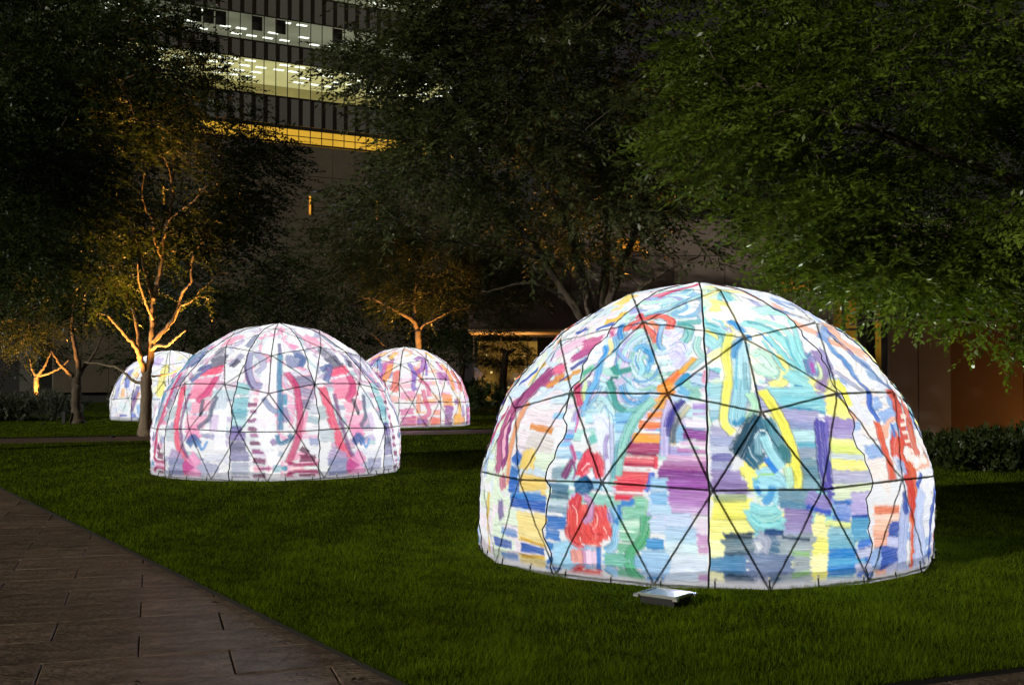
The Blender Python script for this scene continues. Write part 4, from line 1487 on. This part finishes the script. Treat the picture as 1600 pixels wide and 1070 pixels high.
for z in (1.5, 2.75, 4.0):
    wbox('transom', 8.9, 10.6, 30.41, 30.47, z, z + .06, M['fin'])
rail = empty('handrail', (11.5, 21.5, 0))
tag(rail, 'thin dark metal handrail in front of the brown wall at right', 'handrail')
mb = MB(); mb.tube([(-3.2, 0, .42), (3.5, 0, .42)], .02, 6); mb.build('rail', M['fin'], rail)
for x in (-2.9, -1.2, .5, 2.2):
    mb = MB(); mb.tube([(x, 0, 0), (x, 0, .42)], .022, 6); mb.build('post', M['fin'], rail)

# ------------------------------------------------------------------ trees
CAMV = np.array([0, 0, 1.58])
def px3(u, v, Y):
    x = (u - 800) / FPX; z = -(v - 535) / FPX
    r = np.array([x, math.cos(PITCHA) - z * math.sin(PITCHA), math.sin(PITCHA) + z * math.cos(PITCHA)])
    r = r * Y / r[1]; return np.array([r[0], Y, r[2] + 1.58])

def leaves_mesh(name, base, axis, up, length, nleaf, leaf_l, leaf_w, mat, rs, droop=.25, tint=None, spread=.95):
    """sprays: rows of leaves left and right of a twig; all arrays over sprays"""
    n = len(base)
    axis = axis / (np.linalg.norm(axis, axis=1, keepdims=True) + 1e-9)
    side = np.cross(axis, up); side /= np.linalg.norm(side, axis=1, keepdims=True) + 1e-9
    nor = np.cross(side, axis)
    j = (np.arange(nleaf) + .6) / nleaf
    sgn = np.where(np.arange(nleaf) % 2 == 0, 1., -1.)
    P = base[:, None, :] + axis[:, None, :] * (length[:, None] * j[None, :])[..., None]
    P[..., 2] -= (droop * length)[:, None] * (j ** 2)[None, :]
    ang = spread * (1 - .55 * j)[None, :] + rs.normal(0, .16, (n, nleaf))
    ld = axis[:, None, :] * np.cos(ang)[..., None] + side[:, None, :] * (np.sin(ang) * sgn[None, :])[..., None]
    ld = ld + nor[:, None, :] * rs.normal(-.12, .22, (n, nleaf))[..., None]
    ld /= np.linalg.norm(ld, axis=-1, keepdims=True)
    L = leaf_l * rs.uniform(.7, 1.25, (n, nleaf)) * (1 - .35 * (j[None, :] - .45) ** 2 * 4 * .5)
    rollv = nor[:, None, :] + side[:, None, :] * rs.normal(0, .45, (n, nleaf))[..., None]
    wv = np.cross(ld, rollv); wv /= np.linalg.norm(wv, axis=-1, keepdims=True) + 1e-9
    W = L * (leaf_w / leaf_l)
    a = P; c = P + ld * L[..., None]
    m = P + ld * (L * .42)[..., None] - rollv * (L * .05)[..., None]
    b = m + wv * (W / 2)[..., None]; d = m - wv * (W / 2)[..., None]
    V = np.stack([a, b, c, d], 2).reshape(-1, 3)
    nf = n * nleaf
    F = np.arange(nf * 4).reshape(nf, 4)
    me = mesh_from(name, V, F, mat)
    t = (tint[:, None] if tint is not None else rs.rand(n, 1)) * .6 + rs.rand(n, nleaf) * .4
    at = me.attributes.new('tint', 'FLOAT', 'FACE'); at.data.foreach_set('value', np.clip(t, 0, 1).astype(np.float32).ravel())
    return me

def make_tree(name, label, base, limbs, crown, mat, leaf_l, leaf_w, nclus, nspray, nleaf, seed, group, spray_len=.45, clus_r=.55, trunk_r=.16, holes=None, cut=None, bark=None):
    """limbs: list of (points, r0, r1), first one is the trunk; crown: list of (centre, radii, weight)"""
    rs = np.random.RandomState(seed)
    root = empty(name, tuple(base)); tag(root, label, 'tree', group)
    b0 = np.array(base, float)
    nodes = []; par = []; rad = []
    for li, (pts, r0, r1) in enumerate(limbs):
        C = catmull(np.array(pts) - b0, max(6, 5 * len(pts)))
        C[1:] += rs.normal(0, .010, C[1:].shape)
        R_ = np.linspace(r0, r1, len(C))
        if li == 0:
            R_ = R_ * (1 + .7 * np.exp(-np.maximum(C[:, 2], 0) / .18))
        mb = MB(); mb.tube(C, R_, 9 if li == 0 else 7)
        mb.build('trunk' if li == 0 else 'limb', bark or M['bark'], root, smooth=True)
        for i in range(len(C)): nodes.append(C[i]); rad.append(R_[i])
    # cluster centres in the crown volume, thinned by a coarse noise so that gaps stay
    pts = []
    ph = rs.uniform(0, 6.28, 9)
    tries = 0
    wts = np.array([c[2] for c in crown], float); wts /= wts.sum()
    while len(pts) < nclus and tries < nclus * 60:
        tries += 1
        c, r, _ = crown[rs.choice(len(crown), p=wts)]
        v = rs.normal(0, 1, 3); v /= np.linalg.norm(v); v *= rs.rand() ** (1 / 2.1)
        p = np.array(c) + v * np.array(r)
        nz = math.sin(p[0] * 1.5 + ph[0]) * math.sin(p[1] * 1.3 + ph[1]) * math.sin(p[2] * 2.1 + ph[2]) + .5 * math.sin(p[0] * 3.3 + ph[3]) * math.sin(p[2] * 3.9 + ph[4])
        if nz < -.22: continue
        if cut is not None and not cut(p): continue
        pts.append(p - b0)
    pts = np.array(pts)
    nd = np.array(nodes); nr = list(rad)
    order = np.argsort([np.min(np.linalg.norm(nd - p, axis=1)) for p in pts])
    bm = MB()
    nodes = list(nd)
    for k in order:
        p = pts[k]; A = np.array(nodes)
        d = np.linalg.norm(A - p, axis=1) + np.maximum(0, A[:, 2] - p[2]) * 1.2
        i = int(np.argmin(d)); q = A[i]
        L = np.linalg.norm(p - q)
        if L < .15: continue
        mid = q * .45 + p * .55 + np.array([0, 0, -.06 * L]) + rs.normal(0, .07 * L, 3)
        m1 = q * .75 + p * .25 + rs.normal(0, .05 * L, 3)
        C = catmull([q, m1, mid, p], 9)
        r0 = min(nr[i] * .62, .012 + .012 * L); r0 = max(r0, .008)
        R_ = np.linspace(r0, .004, len(C))
        bm.tube(C, R_, 4, cap=False)
        for c, r in zip(C[2::2], R_[2::2]): nodes.append(c); nr.append(r)
    if bm.v: tag(bm.build('branches', bark or M['bark'], root, smooth=True), kind='stuff')
    # sprays
    n = len(pts) * nspray
    cc = np.repeat(pts, nspray, 0)
    off = rs.normal(0, 1, (n, 3)); off /= np.linalg.norm(off, axis=1, keepdims=True); off *= (rs.rand(n, 1) ** .5) * clus_r
    off[:, 2] *= .6
    bs = cc + off
    cen = np.average([np.array(c[0]) for c in crown], axis=0, weights=wts) - b0
    outw = bs - cen; outw[:, 2] *= .3
    outw /= np.linalg.norm(outw, axis=1, keepdims=True) + 1e-6
    ax = outw * .7 + off / clus_r * .7 + rs.normal(0, .45, (n, 3)); ax[:, 2] = ax[:, 2] * .45 - .05
    up = np.array([0, 0, 1.]) + rs.normal(0, .45, (n, 3))
    tint = np.clip(np.repeat(rs.rand(len(pts)), nspray) * .6 + rs.rand(n) * .4, 0, 1)
    me = leaves_mesh('crown', bs, ax, up, spray_len * rs.uniform(.6, 1.3, n), nleaf, leaf_l, leaf_w, mat, rs, tint=tint)
    cr = add_obj('crown', me, root)
    tag(cr, kind='stuff')
    return root

def lim(px, Y, r0, r1, dY=0.0):
    n = len(px)
    return ([px3(u, v, Y + dY * i / max(1, n - 1)) for i, (u, v) in enumerate(px)], r0, r1)
GR = 'trees around the lawn'
T = TREE_SCALE
# T1: forked tree lit amber from below, beside the far path
Y1 = 28.6
b1 = px3(228, 683, Y1); b1[2] = 0
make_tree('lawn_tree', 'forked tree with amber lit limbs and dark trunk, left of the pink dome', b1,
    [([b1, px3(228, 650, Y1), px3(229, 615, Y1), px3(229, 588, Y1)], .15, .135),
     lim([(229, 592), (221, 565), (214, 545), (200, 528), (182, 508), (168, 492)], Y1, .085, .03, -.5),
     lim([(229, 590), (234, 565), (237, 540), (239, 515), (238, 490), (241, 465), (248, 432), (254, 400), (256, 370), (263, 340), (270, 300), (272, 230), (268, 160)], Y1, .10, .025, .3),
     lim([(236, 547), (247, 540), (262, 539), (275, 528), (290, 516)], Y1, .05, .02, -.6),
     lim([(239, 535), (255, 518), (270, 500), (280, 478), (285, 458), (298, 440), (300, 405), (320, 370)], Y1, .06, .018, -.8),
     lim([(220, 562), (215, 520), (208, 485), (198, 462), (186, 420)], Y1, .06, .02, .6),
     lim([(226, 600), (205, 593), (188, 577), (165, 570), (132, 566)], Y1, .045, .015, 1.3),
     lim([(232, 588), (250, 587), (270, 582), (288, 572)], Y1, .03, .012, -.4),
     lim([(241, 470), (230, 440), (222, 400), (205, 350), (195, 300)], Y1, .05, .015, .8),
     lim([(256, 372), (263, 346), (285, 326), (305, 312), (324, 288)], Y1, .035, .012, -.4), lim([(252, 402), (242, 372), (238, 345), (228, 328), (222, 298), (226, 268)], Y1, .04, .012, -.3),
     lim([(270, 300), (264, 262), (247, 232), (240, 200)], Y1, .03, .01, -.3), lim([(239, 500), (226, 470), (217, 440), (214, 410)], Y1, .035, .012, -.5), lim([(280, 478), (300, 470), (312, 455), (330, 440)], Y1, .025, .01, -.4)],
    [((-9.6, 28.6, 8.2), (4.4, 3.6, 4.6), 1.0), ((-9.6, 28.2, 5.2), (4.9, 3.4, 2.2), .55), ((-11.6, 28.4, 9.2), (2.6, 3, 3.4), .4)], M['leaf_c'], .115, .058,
    int(380 * T), 32, 12, 11, GR, spray_len=.62, clus_r=.75, bark=M['bark_uplit'], cut=lambda p: p[2] > 2.9 + .1 * abs(p[0] + 9.3) and not (p[1] < 28.9 and abs(p[0] + 9.0) < 1.0 and p[2] < 7.0) and px_u(p, Y1) < np.interp(px_v(p, Y1), [0, 60, 130, 165, 215, 330, 400], [300, 312, 335, 405, 425, 440, 440]) + 16 * math.sin(p[2] * 3))
# T2
Y2 = 35.5
b2 = px3(121, 662, Y2); b2[2] = 0
make_tree('lawn_tree', 'straight dark tree trunk between the bollard and the blue dome', b2,
    [([b2, px3(120, 640, Y2), px3(120, 610, Y2), px3(120, 590, Y2)], .17, .14),
     lim([(118, 594), (106, 580), (92, 566), (80, 548)], Y2, .08, .03, -.4), lim([(121, 594), (123, 572), (118, 545), (113, 510), (118, 450), (112, 380)], Y2, .1, .03),
     lim([(122, 592), (134, 570), (150, 548), (160, 520)], Y2, .07, .02, .3)],
    [((-13.6, 35.5, 7.6), (4.6, 3.5, 4.6), 1), ((-14.5, 35, 4.6), (4.6, 3.0, 1.4), .3)], M['leaf_c'], .13, .065, int(140 * T), 30, 10, 12, GR, spray_len=.7, clus_r=.85, cut=lambda p: p[2] > 2.7)
# T3
Y3 = 43.0
b3 = px3(57, 640, Y3); b3[2] = 0
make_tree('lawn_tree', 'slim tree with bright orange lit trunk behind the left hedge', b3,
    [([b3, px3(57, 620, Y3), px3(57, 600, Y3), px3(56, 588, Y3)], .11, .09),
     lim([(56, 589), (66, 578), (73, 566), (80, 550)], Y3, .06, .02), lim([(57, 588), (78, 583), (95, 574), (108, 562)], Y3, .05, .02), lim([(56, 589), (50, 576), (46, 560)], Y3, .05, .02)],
    [((-18.2, 43, 6.6), (4.2, 3.5, 4.2), 1), ((-18.4, 43, 3.6), (2.6, 2.0, 1.0), .25)], M['leaf_b'], .11, .055, int(85 * T), 28, 11, 13, GR, bark=M['bark_uplit'], spray_len=.7, clus_r=.85, cut=lambda p: p[2] > 2.2)
# T4 behind the orange dome
Y4 = 41.0
b4 = px3(654, 650, Y4); b4[2] = 0
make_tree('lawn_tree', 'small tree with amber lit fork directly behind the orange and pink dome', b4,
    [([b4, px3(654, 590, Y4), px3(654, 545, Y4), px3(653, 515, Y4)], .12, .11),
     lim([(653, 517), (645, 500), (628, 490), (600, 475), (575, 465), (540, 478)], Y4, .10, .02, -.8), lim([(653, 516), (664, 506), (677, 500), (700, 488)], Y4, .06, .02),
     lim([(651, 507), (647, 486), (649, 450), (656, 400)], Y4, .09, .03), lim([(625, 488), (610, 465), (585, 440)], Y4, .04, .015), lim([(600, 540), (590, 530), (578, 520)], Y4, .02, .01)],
    [((-3.2, 41, 6.2), (5.4, 3.5, 3.0), 1), ((-1.4, 41.5, 5.4), (3.0, 3.0, 2.4), .4)], M['leaf_b'], .125, .062, int(190 * T), 30, 10, 14, GR, bark=M['bark_uplit'], spray_len=.7, clus_r=.8, cut=lambda p: p[2] > 3.3 - .2 * (abs(p[0] + 3) > 2) and px_v(p, Y4) > np.interp(px_u(p, Y4), [430, 540, 600, 760], [345, 335, 250, 240]) + 16 * math.sin(p[0] * 2.3))
# T5 behind the big dome
Y5 = 17.0
b5 = px3(936, 748, Y5); b5[2] = 0
make_tree('lawn_tree', 'broad tree with fanned grey limbs rising behind the largest dome', b5,
    [([b5, px3(938, 680, Y5), px3(937, 600, Y5), px3(934, 530, Y5)], .17, .15),
     lim([(930, 535), (900, 482), (862, 425), (835, 385), (800, 345), (760, 308)], Y5, .075, .02, -1.2), lim([(932, 535), (915, 450), (892, 372), (858, 300), (812, 240)], Y5, .08, .02, .6),
     lim([(934, 535), (944, 440), (950, 350), (945, 250), (930, 120)], Y5, .09, .025, .8), lim([(936, 535), (962, 440), (990, 370), (1020, 280), (1062, 160)], Y5, .08, .02, -.6),
     lim([(897, 480), (862, 452), (815, 442), (752, 456)], Y5, .035, .012, -.6), lim([(872, 440), (850, 408), (800, 392), (720, 380), (670, 375)], Y5, .035, .01, -1.0),
     lim([(934, 520), (980, 470), (1030, 430), (1090, 400)], Y5, .05, .012, -.8)],
    [((1.2, 16.6, 6.3), (3.7, 3.0, 3.0), 1.0), ((-.9, 15.6, 6.2), (1.9, 1.6, 2.9), .85), ((1.5, 15.8, 4.4), (3.2, 2.2, 1.2), .3)], M['leaf_b'], .098, .040,
    int(330 * T), 26, 13, 15, GR, spray_len=.52, clus_r=.5,
    cut=lambda p: px_v(p, Y5) < 440 - 40 * max(0, (px_u(p, Y5) - 980) / 300) + 25 * math.sin(p[0] * 2.1) and px_u(p, Y5) > np.interp(px_v(p, Y5), [0, 60, 150, 195, 235, 262, 330, 400], [580, 556, 565, 622, 620, 535, 525, 570]) + 12 * math.sin(p[2] * 5))
# T6 foreground right
Y6 = 12.2
b6 = np.array([8.3, 12.6, 0.])
make_tree('lawn_tree', 'leafy tree overhanging from the right edge above the largest dome', b6,
    [([b6, b6 + (0, 0, 1.2), b6 + (-.1, 0, 2.4)], .2, .17),
     ([b6 + (-.1, 0, 2.2), px3(1660, 470, 12.8), px3(1560, 496, 12.6), px3(1480, 498, 12.4), px3(1400, 494, 12.2), px3(1330, 505, 12.0)], .05, .010),
     ([b6 + (-.1, 0, 2.4), px3(1700, 330, 12.8), px3(1500, 250, 12.4), px3(1320, 190, 12.0), px3(1180, 130, 11.6)], .09, .02),
     ([b6 + (-.1, 0, 2.4), px3(1750, 420, 12.8), px3(1550, 380, 12.2), px3(1360, 360, 11.8), px3(1200, 370, 11.5)], .07, .015),
     ([b6 + (-.1, 0, 2.4), px3(1780, 200, 13), px3(1620, 60, 12.8), px3(1500, -60, 12.6)], .1, .03)],
    [((5.4, 12.2, 4.7), (3.6, 2.2, 1.9), 1.0), ((4.0, 11.8, 2.95), (2.0, 1.2, .65), .55), ((5.3, 12.2, 2.45), (1.2, 1.1, .75), .22), ((3.3, 12.6, 4.6), (1.8, 1.5, 1.4), .35)], M['leaf_a'], .086, .039,
    int(360 * T), 25, 12, 16, GR, spray_len=.42, clus_r=.42,
    cut=lambda p: px_v(p, Y6) < np.interp(px_u(p, Y6), [960, 1100, 1180, 1270, 1400, 1480, 1540, 1700], [300, 395, 420, 450, 470, 488, 520, 530]) + 14 * math.sin(p[0] * 6) and px_u(p, Y6) > 985 + 60 * math.sin(p[2] * 3 + .5))
# T7 left dark, T9 behind right, far dark trees
b7 = np.array([-12.6, 21.5, 0.])
make_tree('lawn_tree', 'dark unlit tree at the left edge, nearest on that side', b7,
    [([b7, b7 + (0, 0, 1.5), b7 + (.05, 0, 3.)], .2, .16), ([b7 + (0, 0, 2.8), b7 + (1.4, 0, 5), b7 + (2.4, 0, 7.5)], .1, .03), ([b7 + (0, 0, 2.9), b7 + (.5, .3, 5.5), b7 + (.4, 0, 8)], .1, .03)],
    [((-10.6, 21.5, 6.4), (3.6, 2.6, 3.2), 1)], M['leaf_c'], .10, .05, int(190 * T), 32, 11, 17, GR, spray_len=.55, clus_r=.7, cut=lambda p: px_u(p, 21.5) < 210 + 70 * math.sin(p[2] * 1.7) and px_v(p, 21.5) < 480)
b9 = np.array([6.6, 21.0, 0.])
make_tree('lawn_tree', 'dark tree filling the gap behind the overhanging branches at right', b9,
    [([b9, b9 + (0, 0, 2), b9 + (0, 0, 4.)], .18, .14), ([b9 + (0, 0, 3.6), b9 + (-1.5, 0, 6), b9 + (-2.8, 0, 8)], .09, .03), ([b9 + (0, 0, 3.6), b9 + (1.5, 0, 6), b9 + (2.6, 0, 8)], .09, .03)],
    [((5.4, 21, 6.6), (6.4, 3.0, 3.3), 1)], M['leaf_c'], .105, .054, int(230 * T), 30, 10, 18, GR, spray_len=.55, clus_r=.75, cut=lambda p: p[2] > 3.3 + .5 * math.sin(p[0] * 2))
far = [(-.35, 44.6, 2.55, .75, 'small dark tree standing before the lit lobby'), (-25, 54, 6.4, 5.2, 'tall dark tree behind the left hedge, farthest left'), (-16.5, 56, 4.6, 4.0, 'dark tree at the back between the slim orange trunk and the forked tree'),
       (-9.0, 57, 5.2, 4.2, 'low dark tree at the back behind the pink dome'), (-2.6, 58, 4.4, 3.4, 'low dark tree at the back beside the pavilion')]
for i, (x, y, zc, rz, lb) in enumerate(far):
    b = np.array([x, y, 0.])
    make_tree('background_tree', lb, b, [([b, b + (0, 0, 1.2), b + (0.1, 0, 2.5)], .18, .13), ([b + (0.1, 0, 2.4), b + (.5, 0, zc)], .1, .04)],
        [((x, y, zc), (4.6 if i else 1.1, 3 if i else 1, rz), 1)], M['leaf_c'], .17 if i else .10, .09 if i else .05, int((105 if i else 22) * T), 28, 8, 30 + i, 'dark trees at the back', spray_len=.8 if i else .4, clus_r=.95 if i else .45)

# ------------------------------------------------------------------ hedges and shrubs
def shrub(name, label, cat, boxes, mat, n, leaf_l, leaf_w, seed, nleaf=11, slen=.35, group=None):
    rs = np.random.RandomState(seed)
    (x0, x1, y0, y1, h) = boxes
    c = np.array([(x0 + x1) / 2, (y0 + y1) / 2, 0.])
    root = empty(name, tuple(c)); tag(root, label, cat, group)
    p = rs.rand(n, 3)
    X = x0 + (x1 - x0) * p[:, 0]; Yv = y0 + (y1 - y0) * p[:, 1]
    top = h * (.78 + .16 * np.sin(X * 1.9 + seed) + .10 * np.sin(X * 4.7 + Yv))
    Z = top * (p[:, 2] ** .6)
    ax = rs.normal(0, .6, (n, 3)); ax[:, 2] = np.abs(ax[:, 2]) + .5
    ax[:, 1] -= .3
    me = leaves_mesh('foliage', np.stack([X, Yv, Z], -1) - c, ax, rs.normal(0, 1, (n, 3)), slen * rs.uniform(.6, 1.3, n), nleaf, leaf_l, leaf_w, mat, rs, droop=.1)
    fo = add_obj('foliage', me, root); tag(fo, kind='stuff')
    mb = MB()
    for k in range(14):
        x = rs.uniform(x0, x1); y = rs.uniform(y0, y1)
        mb.tube([(x - c[0], y - c[1], 0), (x - c[0] + rs.normal(0, .1), y - c[1] + rs.normal(0, .1), h * .7)], [.02, .008], 5)
    tag(mb.build('stems', M['bark'], root), kind='stuff')
    return root
HG = 'hedges and shrubs along the back of the lawn'
shrub('hedge', 'rounded silvery green hedge at the left edge of the far lawn', 'hedge', (-22, -14.8, 36.2, 39.5, .82), M['leaf_d'], 3000, .10, .042, 51, group=HG)
shrub('hedge', 'dark hedge between the left tree trunk and the blue dome', 'hedge', (-15.6, -11.6, 43.5, 46.5, 1.0), M['leaf_d'], 1400, .12, .05, 52, group=HG)
shrub('hedge', 'long dark hedge behind the pink and orange domes', 'hedge', (-10.8, -1.2, 46, 48.5, 1.4), M['leaf_c'], 1500, .12, .055, 53, group=HG)
shrub('hedge', 'dark shrubs in front of the amber lit lobby', 'hedge', (-1.6, 6.5, 41.5, 43.5, 1.05), M['leaf_c'], 1500, .11, .05, 54, group=HG)
shrub('shrub', 'low leafy shrubs under the brown wall at the right edge', 'shrub', (6.75, 11.0, 17.6, 19.6,   .5), M['leaf_c'], 1500, .11, .05, 55, nleaf=9, slen=.3, group=HG)

# ------------------------------------------------------------------ small things
box = empty('panel_box', (1.035, 7.66, 0), math.radians(-38))
tag(box, 'flat silver topped panel box lying on the grass before the largest dome', 'panel box')
M['sheetglass'] = noise_mat('panel_top', (.62, .64, .66), (.74, .75, .77), 9, .30, metallic=.85)
M['blackbox'] = noise_mat('black_housing', (.012, .012, .014), (.02, .02, .022), 20, .5)
M['alu'] = noise_mat('aluminium', (.55, .55, .54), (.65, .65, .64), 30, .35, metallic=.7)
mb = MB(); mb.box((0, 0, .065), (.26, .215, .05), bev=.004); mb.build('housing', M['blackbox'], box)
mb = MB(); mb.box((0, 0, .098), (.285, .235, .016), bev=.003); mb.build('top_plate', M['sheetglass'], box)
mb = MB()
for sx in (-1, 1):
    mb.box((sx * .139, 0, .1075), (.012, .24, .006))
for sy in (-1, 1):
    mb.box((0, sy * .114, .1075), (.266, .012, .006))
mb.build('rim', M['alu'], box)
for sx, sy in ((-1, 1), (1, -1), (-1, -1), (1, 1)):
    mb = MB(); mb.box((sx * .15, sy * .122, .094), (.035, .03, .02), bev=.004); mb.build('corner_clip', M['alu'], box)
for sx in (-1, 1):
    mb = MB(); mb.box((sx * .10, 0, .035), (.03, .18, .03)); mb.build('foot', M['blackbox'], box)

def bollard(u, v, Y, h, w, label):
    p = px3(u, v, Y); p[2] = 0
    r = empty('uplight_box', tuple(p)); tag(r, label, 'garden light', 'dark uplight boxes by the trees')
    mb = MB(); mb.box((0, 0, h / 2), (w, w, h), bev=.01); mb.build('housing', M['blackbox'], r)
    mb = MB(); mb.box((0, 0, h + .011), (w * 1.15, w * 1.15, .018), bev=.004); mb.build('cap', M['blackbox'], r)
    return r
bollard(100, 664, 35.2, .40, .10, 'short dark garden light post on the lawn by the straight tree')
bollard(221, 683, 28.9, .42, .11, 'short dark garden light post at the foot of the forked tree')

def uplight(p, target, W, ang, col=(1, .42, .075), blend=.6):
    r = empty('ground_uplight', tuple(p))
    tag(r, UPL.pop(0), 'spotlight', 'ground uplights at the tree feet')
    mb = MB(); mb.tube([(0, 0, -.02), (0, 0, .07)], [.07, .07], 10); mb.build('can', M['blackbox'], r)
    ld = bpy.data.lights.new('uplight', 'SPOT'); ld.energy = W; ld.color = col; ld.spot_size = math.radians(ang); ld.spot_blend = blend; ld.shadow_soft_size = .06
    lo = bpy.data.objects.new('uplight', ld); lo.location = (p[0], p[1], .12)
    v = Vector(target) - Vector((p[0], p[1], .12)); lo.rotation_mode = 'QUATERNION'; lo.rotation_quaternion = v.to_track_quat('-Z', 'Y')
    COL.objects.link(lo)
UPL = ['ground spotlight hidden at the foot of the forked tree, aimed up its left limbs', 'ground spotlight behind the forked tree, aimed into its crown', 'ground spotlight at the foot of the straight tree',
       'ground spotlight at the foot of the slim orange trunk behind the hedge', 'ground spotlight behind the orange dome at the tree foot', 'ground spotlight behind the largest dome', 'white ground spotlight behind the largest dome, aimed up at the overhanging branches', 'ground spotlight in the bed by the brown wall']
uplight((b1[0] - .55, b1[1] - .85, 0), (b1[0] - .2, b1[1] - .1, 5.8), UP_W * 1.0, 46)
uplight((b1[0] + .9, b1[1] - .75, 0), (b1[0] + .5, b1[1] - .1, 6.2), UP_W * 1.2, 46)
uplight((b2[0] - .7, b2[1] - .9, 0), (b2[0], b2[1] - .2, 5.5), UP_W * .5, 48)
uplight((b3[0] + .3, b3[1] - 1.1, 0), (b3[0], b3[1], 2.2), UP_W * .38, 80)
uplight((b4[0] + .4, b4[1] - 1.3, 0), (b4[0], b4[1], 3.2), UP_W * .55, 60)
uplight((b5[0] + .6, b5[1] + 2.2, 0), (b5[0] + .2, b5[1] + 1.0, 5.0), UP_W * .22, 60)
uplight((4.7, 13.4, 0), (4.25, 12.2, 3.0), 170, 105, col=(.92, 1, .80), blend=.8)
uplight((12.2, 22.0, 0), (11.6, 24.1, 1.2), 95, 130, col=(1, .45, .10))

# ------------------------------------------------------------------ grass
def grass_blades(poly, xr, yr, n0, seed, name):
    rs = np.random.RandomState(seed)
    # more blades where the camera stands nearer
    u = rs.rand(n0)
    ya, yb = yr
    Yv = 1 / (1 / ya + (1 / yb - 1 / ya) * u)
    X = (rs.rand(n0) * (xr[1] - xr[0]) + xr[0]) * Yv
    P = np.stack([X, Yv], -1)
    k = inside(poly, P)
    for cx, cy in ((1.678, 10.122), (-3.784, 18.296), (-3.257, 34.375), (-11.8, 39.0)):
        k &= ((P[:, 0] - cx) ** 2 + (P[:, 1] - cy) ** 2) > 1.97 ** 2
    P = P[k]; n = len(P)
    pat = np.sin(P[:, 0] * 2.3 + np.sin(P[:, 1] * 1.7) * 1.4) * np.sin(P[:, 1] * 2.9 + P[:, 0]) * .5 + .5
    pat2 = np.sin(P[:, 0] * 9 + np.sin(P[:, 1] * 7) * 2) * np.sin(P[:, 1] * 8 + P[:, 0] * 3) * .5 + .5
    sc = np.clip(P[:, 1] / 9, .8, 3.2)
    h = (.016 + .030 * rs.rand(n) + .034 * pat2 ** 1.5) * np.where(rs.rand(n) < .06, 1.5, 1) * (.85 + .3 * pat)
    w = .0044 * sc * rs.uniform(.6, 1.5, n)
    a = rs.rand(n) * 2 * PI
    lean_dir = a + rs.normal(0, .6, n) + 0; lean = rs.uniform(.4, 1.6, n)
    comb = np.stack([np.cos(3 * np.sin(P[:, 0] * 1.3) + 2 * np.sin(P[:, 1] * 1.1)), np.sin(3 * np.sin(P[:, 0] * 1.3) + 2 * np.sin(P[:, 1] * 1.1))], -1)
    ld = np.stack([np.cos(lean_dir), np.sin(lean_dir)], -1) * .9 + comb * .35
    side = np.stack([-ld[:, 1], ld[:, 0]], -1); side /= np.linalg.norm(side, axis=1, keepdims=True) + 1e-6
    z0 = np.full(n, .024)
    b1_ = np.concatenate([P - side * w[:, None] / 2, z0[:, None]], 1)
    b2_ = np.concatenate([P + side * w[:, None] / 2, z0[:, None]], 1)
    mid = P + ld * (h * lean * .35)[:, None]
    m1 = np.concatenate([mid + side * w[:, None] * .42, (z0 + h * .62)[:, None]], 1)
    tip = np.concatenate([P + ld * (h * lean)[:, None], (z0 + h * (1.05 - .35 * lean))[:, None]], 1)
    near = P[:, 1] < 0; order = np.argsort(~near, kind='stable'); nq = int(near.sum())
    Q4 = np.stack([b1_, b2_, m1, tip], 1)[order]
    V = np.concatenate([Q4[:nq].reshape(-1, 3), Q4[nq:][:, [0, 1, 3]].reshape(-1, 3)])
    nt_ = n - nq
    pat = pat[order]
    me = bpy.data.meshes.new(name)
    me.vertices.add(len(V)); me.vertices.foreach_set('co', V.astype(np.float32).ravel())
    me.loops.add(len(V)); me.loops.foreach_set('vertex_index', np.arange(len(V), dtype=np.int32))
    me.polygons.add(n)
    me.polygons.foreach_set('loop_start', np.concatenate([np.arange(nq) * 4, nq * 4 + np.arange(nt_) * 3]).astype(np.int32))
    me.polygons.foreach_set('loop_total', np.concatenate([np.full(nq, 4), np.full(nt_, 3)]).astype(np.int32))
    me.update(calc_edges=True); me.materials.append(M['grass'])
    at = me.attributes.new('tint', 'FLOAT', 'FACE')
    at.data.foreach_set('value', np.clip(rs.rand(n) ** 1.4 * .55 + pat * .25 + pat2[order] * .22 + (rs.rand(n) < .04) * .4, 0, 1).astype(np.float32))
    o = add_obj(name, me); tag(o, 'short green grass blades covering the lawn' if name == 'grass' else 'grass of the lawn beyond the far path', 'grass', kind='stuff')
grass_blades(near_lawn_poly, (-.58, .62), (5.0, 30), GRASS_N, 71, 'grass')
grass_blades(far_lawn_poly, (-.50, .12), (26, 46), GRASS_N // 10, 72, 'far_grass')
# fallen leaves on the paving
M['dead'] = noise_mat('dead_leaf', (.02, .014, .008), (.05, .03, .015), 30, .8)
for i, (u, v) in enumerate(((335, 943), (553, 1063), (214, 1068))):
    x = (u - 800) / FPX; z = -(v - 535) / FPX
    r = np.array([x, math.cos(PITCHA) - z * math.sin(PITCHA), math.sin(PITCHA) + z * math.cos(PITCHA)]); p = r * (-1.58 / r[2]) + CAMV
    V = [(-.035, 0, .006), (0, .014, .012), (.04, .004, .004), (.0, -.016, .010), (0, 0, .018)]
    o = add_obj('fallen_leaf', mesh_from('fallen_leaf', V, [(0, 4, 1), (1, 4, 2), (2, 4, 3), (3, 4, 0)], M['dead'])); o.location = (p[0], p[1], .002); o.rotation_euler = (0, 0, i * 1.3)
    tag(o, ['curled dead leaf on the paving near the lawn edge, farthest of the three', 'dead leaf on the paving at the bottom, nearest the lawn', 'dead leaf on the paving at the bottom left'][i], 'leaf', 'fallen leaves on the paving')
